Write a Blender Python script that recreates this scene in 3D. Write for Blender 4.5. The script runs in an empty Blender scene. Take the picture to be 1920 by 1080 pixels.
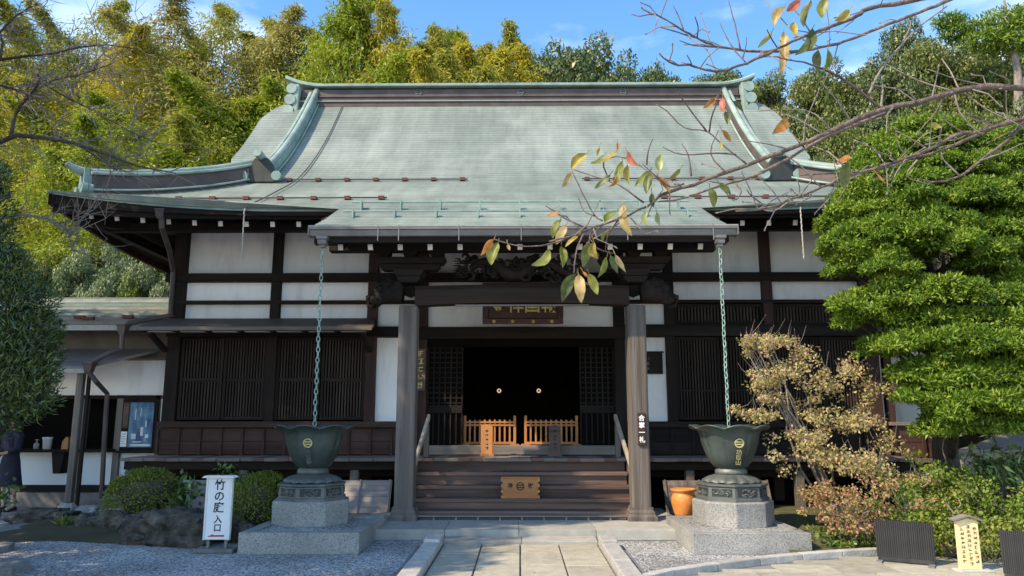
import bpy, bmesh, math, random
import numpy as np
from mathutils import Matrix, Vector, noise
R = math.radians
scene = bpy.context.scene
COL = scene.collection

# ---------------------------------------------------------------- camera, sky, sun, exposure
F, PITCH, YAW, EYE = 1400.0, R(10.0), R(0.62), 1.6
cam_d = bpy.data.cameras.new('camera'); cam = bpy.data.objects.new('camera', cam_d); COL.objects.link(cam)
cam.location = (0, 0, EYE); cam.rotation_euler = (R(90) + PITCH, 0, YAW)
cam_d.sensor_width = 36; cam_d.lens = F / 1920 * 36; cam_d.clip_end = 600; cam_d.clip_start = 0.05
scene.camera = cam

SUN_AZ, SUN_EL = R(57), R(42)         # the sun stands behind the viewer's left shoulder
SUN = Vector((-math.sin(SUN_AZ) * math.cos(SUN_EL), -math.cos(SUN_AZ) * math.cos(SUN_EL), math.sin(SUN_EL)))
world = bpy.data.worlds.new('World'); scene.world = world; world.use_nodes = True
nt = world.node_tree; bg = nt.nodes['Background']
sky = nt.nodes.new('ShaderNodeTexSky'); sky.sky_type = 'NISHITA'; sky.sun_disc = False
sky.sun_elevation = SUN_EL; sky.sun_rotation = R(180) + SUN_AZ
sky.air_density = 1.0; sky.dust_density = 0.3; sky.ozone_density = 4.5
tc = nt.nodes.new('ShaderNodeTexCoord'); mp = nt.nodes.new('ShaderNodeMapping'); mp.inputs['Scale'].default_value = (1.0, 1.0, 2.6)
nz = nt.nodes.new('ShaderNodeTexNoise'); nz.inputs['Scale'].default_value = 1.7; nz.inputs['Detail'].default_value = 7; nz.inputs['Roughness'].default_value = 0.55
rp = nt.nodes.new('ShaderNodeValToRGB'); rp.color_ramp.elements[0].position = 0.52; rp.color_ramp.elements[1].position = 0.85
rp.color_ramp.elements[1].color = (0.6, 0.6, 0.6, 1)
mx = nt.nodes.new('ShaderNodeMixRGB'); mx.inputs[2].default_value = (8.5, 9.0, 9.8, 1)
sat = nt.nodes.new('ShaderNodeHueSaturation'); sat.inputs['Saturation'].default_value = 1.2; sat.inputs['Value'].default_value = 1.0
L = nt.links.new
L(tc.outputs['Generated'], mp.inputs['Vector']); L(mp.outputs[0], nz.inputs['Vector']); L(nz.outputs['Fac'], rp.inputs['Fac'])
L(sky.outputs[0], sat.inputs['Color']); L(sat.outputs[0], mx.inputs[1]); L(rp.outputs[0], mx.inputs[0]); L(mx.outputs[0], bg.inputs['Color'])
bg.inputs['Strength'].default_value = 0.15
sun_d = bpy.data.lights.new('sun', 'SUN'); sun_d.energy = 2.4; sun_d.angle = R(0.5); sun_d.color = (1.0, 0.90, 0.76)
sun = bpy.data.objects.new('sun', sun_d); COL.objects.link(sun); sun.rotation_euler = SUN.to_track_quat('Z', 'Y').to_euler(); sun.location = (-20, -15, 25)
vs = scene.view_settings; vs.view_transform = 'Standard'; vs.look = 'None'; vs.exposure = 1.43; vs.gamma = 1.0; vs.use_curve_mapping = False
vs.use_white_balance = True; vs.white_balance_temperature = 7900; vs.white_balance_tint = 10.0      # camera set for the open shade
scene.cycles.max_bounces = 6; scene.cycles.diffuse_bounces = 3; scene.cycles.transparent_max_bounces = 4

# ---------------------------------------------------------------- measuring: a photo point at a known depth or height
_fw = Vector((-math.sin(YAW) * math.cos(PITCH), math.cos(YAW) * math.cos(PITCH), math.sin(PITCH)))
_rt = Vector((math.cos(YAW), math.sin(YAW), 0)); _up = _rt.cross(_fw)
def ray(x, y): return _fw + _rt * ((x - 960) / F) + _up * ((540 - y) / F)
def at(x, y, d):
    r = ray(x, y); return Vector((0, 0, EYE)) + r * (d / r.y)
def gz(x, y, z=0.0):
    r = ray(x, y); return Vector((0, 0, EYE)) + r * ((z - EYE) / r.z)

# ---------------------------------------------------------------- materials
MATS = {}
def nodes_of(name):
    m = bpy.data.materials.new(name); m.use_nodes = True; MATS[name] = m
    return m, m.node_tree, m.node_tree.nodes['Principled BSDF']
def mat(name, c1, c2=None, scale=3.0, stretch=(1, 1, 1), rough=0.7, bump=0.0, bscale=None, bstretch=None, metal=0.0, spec=0.4, detail=5, c3=None, rough2=None, lo=0.35, hi=0.65, coord='Object'):
    m, t, p = nodes_of(name); n = t.nodes; l = t.links.new
    p.inputs['Roughness'].default_value = rough; p.inputs['Metallic'].default_value = metal; p.inputs['Specular IOR Level'].default_value = spec
    if c2 is None: c2 = tuple(v * 0.8 for v in c1)
    co = n.new('ShaderNodeTexCoord'); ma = n.new('ShaderNodeMapping'); ma.inputs['Scale'].default_value = stretch
    nz = n.new('ShaderNodeTexNoise'); nz.inputs['Scale'].default_value = scale; nz.inputs['Detail'].default_value = detail; nz.inputs['Roughness'].default_value = 0.6
    rp = n.new('ShaderNodeValToRGB'); e = rp.color_ramp.elements
    e[0].position = lo; e[1].position = hi; e[0].color = (*c1, 1); e[1].color = (*c2, 1)
    if c3 is not None:
        k = e.new(min(hi + 0.14, 0.98)); k.color = (*c3, 1)
    l(co.outputs[coord], ma.inputs['Vector']); l(ma.outputs[0], nz.inputs['Vector']); l(nz.outputs['Fac'], rp.inputs['Fac'])
    oi = n.new('ShaderNodeObjectInfo'); hs = n.new('ShaderNodeHueSaturation'); mr = n.new('ShaderNodeMapRange')
    mr.inputs['To Min'].default_value = 0.86; mr.inputs['To Max'].default_value = 1.14
    l(oi.outputs['Random'], mr.inputs['Value']); l(mr.outputs[0], hs.inputs['Value']); l(rp.outputs[0], hs.inputs['Color']); l(hs.outputs[0], p.inputs['Base Color'])
    if bump:
        n2 = n.new('ShaderNodeTexNoise'); n2.inputs['Scale'].default_value = bscale or scale * 4; n2.inputs['Detail'].default_value = 6
        ma2 = n.new('ShaderNodeMapping'); ma2.inputs['Scale'].default_value = bstretch or stretch
        b = n.new('ShaderNodeBump'); b.inputs['Strength'].default_value = bump; b.inputs['Distance'].default_value = 0.02
        l(co.outputs[coord], ma2.inputs['Vector']); l(ma2.outputs[0], n2.inputs['Vector']); l(n2.outputs['Fac'], b.inputs['Height']); l(b.outputs[0], p.inputs['Normal'])
    return m
def leafmat(name, cols, trans=0.3, rough=0.5, spec=0.3, tcol=None):
    m, t, p = nodes_of(name); n = t.nodes; l = t.links.new
    p.inputs['Roughness'].default_value = rough; p.inputs['Specular IOR Level'].default_value = spec
    a = n.new('ShaderNodeAttribute'); a.attribute_name = 'rnd'
    rp = n.new('ShaderNodeValToRGB'); e = rp.color_ramp.elements
    e[0].color = (*cols[0], 1); e[1].color = (*cols[-1], 1)
    for i, c in enumerate(cols[1:-1]):
        k = e.new((i + 1) / (len(cols) - 1)); k.color = (*c, 1)
    tr = n.new('ShaderNodeBsdfTranslucent'); ms = n.new('ShaderNodeMixShader'); ms.inputs[0].default_value = trans
    l(a.outputs['Fac'], rp.inputs['Fac']); l(rp.outputs[0], p.inputs['Base Color']); l(rp.outputs[0], tr.inputs['Color'])
    l(p.outputs[0], ms.inputs[1]); l(tr.outputs[0], ms.inputs[2]); l(ms.outputs[0], n['Material Output'].inputs['Surface'])
    return m

mat('dark_wood', (0.011, 0.008, 0.007), (0.026, 0.018, 0.015), 5, (1, 1, 0.08), 0.8, 0.25, 30, spec=0.2)
mat('dark_wood_h', (0.011, 0.0085, 0.0075), (0.026, 0.019, 0.016), 5, (0.08, 1, 1), 0.8, 0.25, 30, spec=0.2)
mat('lattice_wood', (0.030, 0.021, 0.017), (0.062, 0.044, 0.036), 5, (1, 1, 0.08), 0.8, 0.25, 30, spec=0.2)
mat('red_wood', (0.034, 0.016, 0.014), (0.066, 0.034, 0.029), 4, (1, 1, 0.06), 0.75, 0.25, 30, spec=0.25)
mat('red_wood_h', (0.036, 0.017, 0.014), (0.078, 0.042, 0.035), 4, (0.06, 1, 1), 0.75, 0.25, 30, c3=(0.085, 0.058, 0.05), spec=0.25)
mat('bounce_lit_wood', (0.018, 0.011, 0.009), (0.042, 0.027, 0.022), 5, (0.06, 1, 1), 0.8, 0.3, 30, spec=0.2)  # tie beam only: light bounced onto it is put into this warmer colour
mat('column_wood', (0.085, 0.068, 0.058), (0.185, 0.155, 0.135), 9, (1, 1, 0.04), 0.8, 0.5, 40, c3=(0.23, 0.21, 0.19))
mat('step_wood', (0.075, 0.044, 0.036), (0.165, 0.105, 0.088), 6, (0.05, 1, 1), 0.75, 0.5, 30, c3=(0.31, 0.225, 0.19))
mat('grey_wood_h', (0.12, 0.10, 0.088), (0.24, 0.205, 0.18), 5, (0.05, 1, 1), 0.8, 0.4, 30)
mat('pale_wood', (0.26, 0.22, 0.20), (0.40, 0.35, 0.32), 6, (0.08, 1, 1), 0.85, 0.4, 30)
mat('pale_wood_v', (0.30, 0.26, 0.21), (0.46, 0.41, 0.34), 6, (1, 1, 0.08), 0.8, 0.4, 30)
mat('fresh_wood', (0.40, 0.155, 0.048), (0.52, 0.225, 0.075), 7, (1, 1, 0.08), 0.5, 0.2, 30)
mat('fresh_wood_h', (0.38, 0.14, 0.045), (0.50, 0.21, 0.07), 7, (0.08, 1, 1), 0.5, 0.2, 30)
mat('yellow_wood', (0.72, 0.53, 0.26), (0.80, 0.62, 0.34), 6, (1, 1, 0.08), 0.6, 0.15, 30)
mat('plaster', (0.66, 0.645, 0.635), (0.84, 0.83, 0.825), 2.2, (1.6, 1, 0.5), 0.9, 0.2, 40, detail=9, lo=0.26, hi=0.52)
mat('plaster_blue', (0.66, 0.70, 0.74), (0.72, 0.75, 0.78), 1.3, (1, 1, 1), 0.9, 0.08, 60)
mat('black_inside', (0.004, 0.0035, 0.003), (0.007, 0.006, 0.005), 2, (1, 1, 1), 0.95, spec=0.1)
mat('grey_copper', (0.15, 0.14, 0.135), (0.21, 0.195, 0.19), 3, (1, 1, 1), 0.55, 0.1, 20, metal=0.2)
mat('brown_metal', (0.075, 0.055, 0.05), (0.11, 0.085, 0.078), 3, (1, 1, 1), 0.6, 0.1, 20, metal=0.2)
mat('rust_metal', (0.16, 0.05, 0.04), (0.10, 0.045, 0.04), 12, (1, 1, 1), 0.8)
mat('patina', (0.17, 0.25, 0.22), (0.30, 0.385, 0.345), 2.5, (1, 1, 1), 0.6, 0.12, 25, metal=0.0, c3=(0.38, 0.44, 0.41))
mat('patina_dark', (0.13, 0.22, 0.20), (0.22, 0.33, 0.30), 4, (1, 1, 1), 0.6, 0.15, 25)
mat('chain_copper', (0.22, 0.36, 0.31), (0.32, 0.46, 0.41), 14, (1, 1, 1), 0.6)
mat('bronze', (0.055, 0.075, 0.068), (0.10, 0.13, 0.12), 3, (1, 1, 1), 0.42, 0.15, 30, metal=0.45, c3=(0.15, 0.19, 0.17))
mat('bronze_base', (0.09, 0.105, 0.098), (0.15, 0.165, 0.155), 4, (1, 1, 1), 0.55, 0.2, 30, metal=0.35)
mat('bronze_dark', (0.03, 0.035, 0.033), (0.05, 0.055, 0.052), 4, (1, 1, 1), 0.6, metal=0.3)
mat('gilt', (0.50, 0.44, 0.20), (0.62, 0.55, 0.28), 8, (1, 1, 1), 0.5, metal=0.3)
mat('gold_ink', (0.50, 0.36, 0.12), (0.62, 0.47, 0.18), 8, (1, 1, 1), 0.5, metal=0.3)
mat('ink', (0.012, 0.012, 0.013), (0.02, 0.02, 0.02), 8, rough=0.8)
mat('white_ink', (0.72, 0.72, 0.70), (0.78, 0.78, 0.76), 8, rough=0.8)
mat('red_ink', (0.42, 0.03, 0.03), (0.50, 0.05, 0.05), 8, rough=0.8)
mat('board_white', (0.74, 0.75, 0.78), (0.80, 0.81, 0.83), 2, rough=0.6)
mat('plaque_red', (0.045, 0.016, 0.010), (0.075, 0.028, 0.016), 5, rough=0.5)
mat('cap_white', (0.62, 0.61, 0.58), (0.72, 0.71, 0.68), 10, rough=0.6)
mat('terracotta', (0.48, 0.15, 0.035), (0.66, 0.25, 0.07), 6, rough=0.45, spec=0.4, bump=0.2, bscale=30, detail=8)
mat('iron_grey', (0.30, 0.29, 0.27), (0.40, 0.39, 0.36), 15, rough=0.6)
mat('black_bamboo', (0.018, 0.018, 0.020), (0.040, 0.040, 0.042), 10, (1, 1, 0.2), 0.5)
mat('moss_soil', (0.05, 0.055, 0.02), (0.10, 0.10, 0.045), 5, rough=0.95, bump=0.8, bscale=40)
mat('forest_floor', (0.035, 0.035, 0.014), (0.075, 0.06, 0.028), 1.0, rough=0.95, bump=0.8, bscale=6)
mat('bark', (0.13, 0.105, 0.09), (0.26, 0.22, 0.195), 9, (1, 1, 0.35), 0.9, 0.9, 30)
mat('cherry_bark', (0.09, 0.06, 0.05), (0.24, 0.175, 0.14), 18, (1, 1, 1), 0.75, 0.9, 60, c3=(0.42, 0.36, 0.30))
mat('twig_bark', (0.075, 0.045, 0.042), (0.14, 0.09, 0.085), 30, rough=0.7)
mat('grey_twig', (0.17, 0.135, 0.115), (0.27, 0.225, 0.195), 30, rough=0.8)
mat('dark_bark', (0.045, 0.036, 0.03), (0.09, 0.075, 0.062), 9, (1, 1, 0.3), 0.9, 0.9, 30)
mat('culm', (0.32, 0.34, 0.15), (0.48, 0.46, 0.27), 2, (1, 1, 1), 0.5)
mat('rock_dark', (0.03, 0.027, 0.024), (0.14, 0.125, 0.105), 5, rough=0.95, bump=1.0, bscale=16, c3=(0.27, 0.245, 0.20), detail=9, spec=0.2)
mat('rock_pale', (0.26, 0.245, 0.22), (0.42, 0.40, 0.36), 4, rough=0.9, bump=1.0, bscale=14)
mat('slab_dark', (0.15, 0.145, 0.14), (0.22, 0.21, 0.205), 6, rough=0.9, bump=0.4, bscale=40)
mat('landing_stone', (0.29, 0.285, 0.255), (0.37, 0.36, 0.32), 5, rough=0.85, bump=0.15, bscale=60)
mat('path_stone', (0.31, 0.285, 0.22), (0.42, 0.385, 0.30), 7, rough=0.9, bump=0.5, bscale=50, c3=(0.26, 0.24, 0.19), detail=8)
mat('kerb_stone', (0.34, 0.325, 0.30), (0.46, 0.44, 0.40), 8, rough=0.9, bump=0.5, bscale=40)
def speckle(name, cols, scale, bump, rough=0.85, scale2=None):
    m, t, p = nodes_of(name); n = t.nodes; l = t.links.new; p.inputs['Roughness'].default_value = rough; p.inputs['Specular IOR Level'].default_value = 0.3
    co = n.new('ShaderNodeTexCoord'); vo = n.new('ShaderNodeTexVoronoi'); vo.inputs['Scale'].default_value = scale
    rp = n.new('ShaderNodeValToRGB'); rp.color_ramp.interpolation = 'CONSTANT'; e = rp.color_ramp.elements
    e[0].color = (*cols[0], 1); e[1].position = 1 / len(cols); e[1].color = (*cols[1], 1)
    for i, c in enumerate(cols[2:]):
        k = e.new((i + 2) / len(cols)); k.color = (*c, 1)
    se = n.new('ShaderNodeSeparateColor'); l(co.outputs['Object'], vo.inputs['Vector']); l(vo.outputs['Color'], se.inputs[0]); l(se.outputs[0], rp.inputs[0])
    nz = n.new('ShaderNodeTexNoise'); nz.inputs['Scale'].default_value = scale2 or 0.9; nz.inputs['Detail'].default_value = 5
    mr = n.new('ShaderNodeMapRange'); mr.inputs['From Min'].default_value = 0.3; mr.inputs['From Max'].default_value = 0.7; mr.inputs['To Min'].default_value = 0.62; mr.inputs['To Max'].default_value = 1.22
    hs = n.new('ShaderNodeHueSaturation'); l(co.outputs['Object'], nz.inputs['Vector']); l(nz.outputs['Fac'], mr.inputs[0]); l(mr.outputs[0], hs.inputs['Value']); l(rp.outputs[0], hs.inputs['Color']); l(hs.outputs[0], p.inputs['Base Color'])
    b = n.new('ShaderNodeBump'); b.inputs['Strength'].default_value = bump; b.inputs['Distance'].default_value = 0.015; b.invert = True
    l(vo.outputs['Distance'], b.inputs['Height']); l(b.outputs[0], p.inputs['Normal']); return m
speckle('gravel', [(0.14, 0.14, 0.138), (0.30, 0.30, 0.297), (0.44, 0.44, 0.43), (0.22, 0.22, 0.218), (0.56, 0.56, 0.54), (0.36, 0.36, 0.355)], 46, 1.0)
speckle('granite', [(0.33, 0.33, 0.31), (0.27, 0.27, 0.26), (0.17, 0.17, 0.165), (0.37, 0.365, 0.345), (0.30, 0.295, 0.285)], 110, 0.06, 0.75)
# roof: oxidised copper sheets laid in lapped rows, seams staggered; UV = (metres along the row, row number)
def roofmat():
    m, t, p = nodes_of('roof_copper'); n = t.nodes; l = t.links.new; p.inputs['Roughness'].default_value = 0.62; p.inputs['Specular IOR Level'].default_value = 0.35
    co = n.new('ShaderNodeTexCoord'); uv = n.new('ShaderNodeUVMap'); uv.uv_map = 'UVMap'
    br = n.new('ShaderNodeTexBrick'); br.inputs['Scale'].default_value = 1; br.inputs['Brick Width'].default_value = 0.62; br.inputs['Row Height'].default_value = 1.0
    br.inputs['Mortar Size'].default_value = 0.006; br.inputs['Bias'].default_value = 0.0; br.inputs['Mortar Smooth'].default_value = 0.3
    br.inputs['Color1'].default_value = (0.225, 0.27, 0.24, 1); br.inputs['Color2'].default_value = (0.295, 0.34, 0.305, 1); br.inputs['Mortar'].default_value = (0.14, 0.175, 0.15, 1)
    ma = n.new('ShaderNodeMapping'); ma.inputs['Scale'].default_value = (2.6, 0.075, 1)
    nz = n.new('ShaderNodeTexNoise'); nz.inputs['Scale'].default_value = 1.0; nz.inputs['Detail'].default_value = 8; nz.inputs['Roughness'].default_value = 0.65
    rp = n.new('ShaderNodeValToRGB'); e = rp.color_ramp.elements; e[0].position = 0.30; e[1].position = 0.66
    e[0].color = (0.10, 0.13, 0.11, 1); e[1].color = (0.295, 0.34, 0.305, 1); k = e.new(0.80); k.color = (0.41, 0.43, 0.395, 1)
    mx = n.new('ShaderNodeMixRGB'); mx.inputs[0].default_value = 0.52
    n2 = n.new('ShaderNodeTexNoise'); n2.inputs['Scale'].default_value = 0.55; n2.inputs['Detail'].default_value = 5
    r2 = n.new('ShaderNodeValToRGB'); r2.color_ramp.elements[0].position = 0.32; r2.color_ramp.elements[0].color = (0.72, 0.74, 0.73, 1); r2.color_ramp.elements[1].position = 0.7; r2.color_ramp.elements[1].color = (1.12, 1.1, 1.1, 1)
    mu = n.new('ShaderNodeMixRGB'); mu.blend_type = 'MULTIPLY'; mu.inputs[0].default_value = 1
    l(uv.outputs[0], br.inputs['Vector']); l(uv.outputs[0], ma.inputs['Vector']); l(ma.outputs[0], nz.inputs['Vector']); l(nz.outputs['Fac'], rp.inputs[0])
    l(br.outputs['Color'], mx.inputs[1]); l(rp.outputs[0], mx.inputs[2]); l(co.outputs['Object'], n2.inputs['Vector']); l(n2.outputs['Fac'], r2.inputs[0])
    l(mx.outputs[0], mu.inputs[1]); l(r2.outputs[0], mu.inputs[2])
    sx = n.new('ShaderNodeSeparateXYZ'); fr = n.new('ShaderNodeMath'); fr.operation = 'FRACT'; r3 = n.new('ShaderNodeValToRGB')      # grime gathered along each lap
    n3 = n.new('ShaderNodeTexNoise'); n3.inputs['Scale'].default_value = 2.2; n3.inputs['Detail'].default_value = 4; mm = n.new('ShaderNodeMath'); mm.operation = 'MULTIPLY'
    r3.color_ramp.elements[0].position = 0.06; r3.color_ramp.elements[0].color = (1, 1, 1, 1); r3.color_ramp.elements[1].position = 0.26; r3.color_ramp.elements[1].color = (0, 0, 0, 1)
    gm = n.new('ShaderNodeMixRGB'); gm.inputs[2].default_value = (0.10, 0.125, 0.108, 1)
    l(uv.outputs[0], sx.inputs[0]); l(sx.outputs[1], fr.inputs[0]); l(fr.outputs[0], r3.inputs[0]); l(uv.outputs[0], n3.inputs['Vector']); l(r3.outputs[0], mm.inputs[0]); l(n3.outputs['Fac'], mm.inputs[1]); l(mm.outputs[0], gm.inputs[0]); l(mu.outputs[0], gm.inputs[1]); l(gm.outputs[0], p.inputs['Base Color'])
    b = n.new('ShaderNodeBump'); b.inputs['Strength'].default_value = 0.3; b.inputs['Distance'].default_value = 0.01
    l(br.outputs['Fac'], b.inputs['Height']); b.invert = True; l(b.outputs[0], p.inputs['Normal'])
roofmat()
def postermat():
    m, t, p = nodes_of('blue_poster'); n = t.nodes; l = t.links.new; p.inputs['Roughness'].default_value = 0.4
    co = n.new('ShaderNodeTexCoord'); ma = n.new('ShaderNodeMapping'); ma.inputs['Scale'].default_value = (9, 1, 4)
    nz = n.new('ShaderNodeTexNoise'); nz.inputs['Scale'].default_value = 1.0; nz.inputs['Detail'].default_value = 6
    rp = n.new('ShaderNodeValToRGB'); e = rp.color_ramp.elements; e[0].position = 0.36; e[0].color = (0.012, 0.06, 0.17, 1); e[1].position = 0.66; e[1].color = (0.07, 0.27, 0.42, 1)
    k = e.new(0.76); k.color = (0.35, 0.52, 0.62, 1)
    l(co.outputs['Object'], ma.inputs[0]); l(ma.outputs[0], nz.inputs[0]); l(nz.outputs['Fac'], rp.inputs[0]); l(rp.outputs[0], p.inputs['Base Color'])
postermat()
def lampmat():
    m, t, p = nodes_of('lamp_glow'); p.inputs['Emission Color'].default_value = (1.0, 0.72, 0.42, 1); p.inputs['Emission Strength'].default_value = 0.3; p.inputs['Base Color'].default_value = (0.8, 0.6, 0.4, 1)
lampmat()
leafmat('hinoki_leaf', [(0.05, 0.11, 0.012), (0.11, 0.205, 0.02), (0.20, 0.31, 0.035), (0.32, 0.40, 0.07)], 0.33)
leafmat('podocarp_leaf', [(0.012, 0.036, 0.010), (0.028, 0.066, 0.015), (0.055, 0.10, 0.02), (0.12, 0.16, 0.03)], 0.15, 0.35, 0.5)
leafmat('azalea_leaf', [(0.06, 0.10, 0.014), (0.13, 0.19, 0.025), (0.23, 0.28, 0.04), (0.27, 0.22, 0.06)], 0.25)
leafmat('autumn_leaf', [(0.56, 0.29, 0.20), (0.44, 0.46, 0.16), (0.62, 0.43, 0.28), (0.36, 0.42, 0.12), (0.64, 0.36, 0.27)], 0.42)
leafmat('pink_leaf', [(0.40, 0.15, 0.11), (0.30, 0.31, 0.08), (0.55, 0.28, 0.21), (0.46, 0.30, 0.15)], 0.35)
leafmat('shrub_leaf', [(0.06, 0.12, 0.02), (0.12, 0.20, 0.03), (0.21, 0.29, 0.05), (0.30, 0.32, 0.08)], 0.3)
leafmat('aucuba_leaf', [(0.05, 0.11, 0.03), (0.11, 0.19, 0.05), (0.20, 0.28, 0.09)], 0.25, 0.3, 0.5)
leafmat('pale_leaf', [(0.14, 0.20, 0.08), (0.24, 0.31, 0.15), (0.36, 0.42, 0.24)], 0.25)
leafmat('grass_leaf', [(0.12, 0.17, 0.03), (0.22, 0.27, 0.05), (0.34, 0.34, 0.09)], 0.3)
leafmat('bamboo_gold', [(0.24, 0.21, 0.02), (0.41, 0.35, 0.03), (0.55, 0.47, 0.06), (0.30, 0.34, 0.04)], 0.4)
leafmat('bamboo_olive', [(0.15, 0.17, 0.025), (0.28, 0.28, 0.04), (0.45, 0.42, 0.07), (0.22, 0.28, 0.04)], 0.4)
leafmat('bamboo_green', [(0.09, 0.15, 0.015), (0.19, 0.27, 0.02), (0.32, 0.38, 0.035), (0.42, 0.42, 0.06)], 0.4)
leafmat('bamboo_lime', [(0.12, 0.20, 0.02), (0.22, 0.31, 0.025), (0.33, 0.40, 0.04), (0.38, 0.38, 0.05)], 0.4)
leafmat('bamboo_brown', [(0.22, 0.20, 0.06), (0.36, 0.32, 0.09), (0.46, 0.40, 0.13), (0.21, 0.25, 0.06)], 0.4)
leafmat('oak_leaf', [(0.035, 0.068, 0.02), (0.075, 0.12, 0.034), (0.135, 0.18, 0.055), (0.22, 0.24, 0.10)], 0.2, 0.4, 0.4)
leafmat('hill_leaf', [(0.055, 0.09, 0.02), (0.11, 0.155, 0.035), (0.19, 0.225, 0.06), (0.29, 0.28, 0.10)], 0.3, 0.45)
for nm, c in (('cherry_green', (0.21, 0.23, 0.035)), ('cherry_dark', (0.10, 0.125, 0.025)), ('cherry_yellow', (0.46, 0.34, 0.06)), ('cherry_tan', (0.46, 0.33, 0.13)), ('cherry_orange', (0.52, 0.21, 0.045)), ('cherry_red', (0.50, 0.14, 0.08)), ('cherry_pale', (0.40, 0.43, 0.16))):
    m, t, p = nodes_of(nm); n = t.nodes; l = t.links.new; p.inputs['Roughness'].default_value = 0.42; p.inputs['Specular IOR Level'].default_value = 0.4
    co = n.new('ShaderNodeTexCoord'); nz = n.new('ShaderNodeTexNoise'); nz.inputs['Scale'].default_value = 26; nz.inputs['Detail'].default_value = 5
    rp = n.new('ShaderNodeValToRGB'); e = rp.color_ramp.elements; e[0].position = 0.36; e[1].position = 0.68
    e[0].color = (*[v * 0.72 for v in c], 1); e[1].color = (*[min(1, v * 1.2 + 0.03) for v in c], 1)
    tr = n.new('ShaderNodeBsdfTranslucent'); ms = n.new('ShaderNodeMixShader'); ms.inputs[0].default_value = 0.4
    l(co.outputs['Object'], nz.inputs[0]); l(nz.outputs['Fac'], rp.inputs[0]); l(rp.outputs[0], p.inputs['Base Color']); l(rp.outputs[0], tr.inputs[0]); l(p.outputs[0], ms.inputs[1]); l(tr.outputs[0], ms.inputs[2]); l(ms.outputs[0], n['Material Output'].inputs[0])
mat('skin', (0.45, 0.27, 0.19), (0.50, 0.31, 0.22), 5, rough=0.5)
mat('navy_cloth', (0.012, 0.013, 0.028), (0.02, 0.021, 0.04), 8, rough=0.9)
mat('hair', (0.012, 0.010, 0.009), (0.02, 0.017, 0.015), 20, rough=0.5)
mat('shoe', (0.015, 0.014, 0.014), (0.02, 0.02, 0.02), 8, rough=0.6)

# ---------------------------------------------------------------- building helpers
WM = {}
def link(o, parent=None):
    COL.objects.link(o); WM[o.name] = o.matrix_basis.copy()
    if parent is not None:
        o.parent = parent; o.matrix_parent_inverse = WM[parent.name].inverted()
    return o
def tag(o, label=None, cat=None, group=None, kind=None):
    for k, v in (('label', label), ('category', cat), ('group', group), ('kind', kind)):
        if v: o[k] = v
    return o
def thing(name, label, cat, loc=(0, 0, 0), group=None, rz=0.0):
    o = bpy.data.objects.new(name, None); o.location = loc; o.rotation_euler = (0, 0, rz); o.empty_display_size = 0.2
    link(o); return tag(o, label, cat, group)
def put(name, me, m, parent=None, loc=(0, 0, 0), rot=(0, 0, 0), sc=(1, 1, 1), kind=None):
    """one object on (shared) mesh data at a place of its own"""
    o = bpy.data.objects.new(name, me); o.matrix_basis = Matrix.LocRotScale(Vector(loc), __import__('mathutils').Euler(rot), Vector(sc))
    if m is not None:
        if not me.materials: me.materials.append(MATS[m])
        elif me.materials[0] != MATS[m]:
            o.material_slots[0].link = 'OBJECT'; o.material_slots[0].material = MATS[m]
    link(o, parent)
    if kind: o['kind'] = kind
    return o
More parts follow.
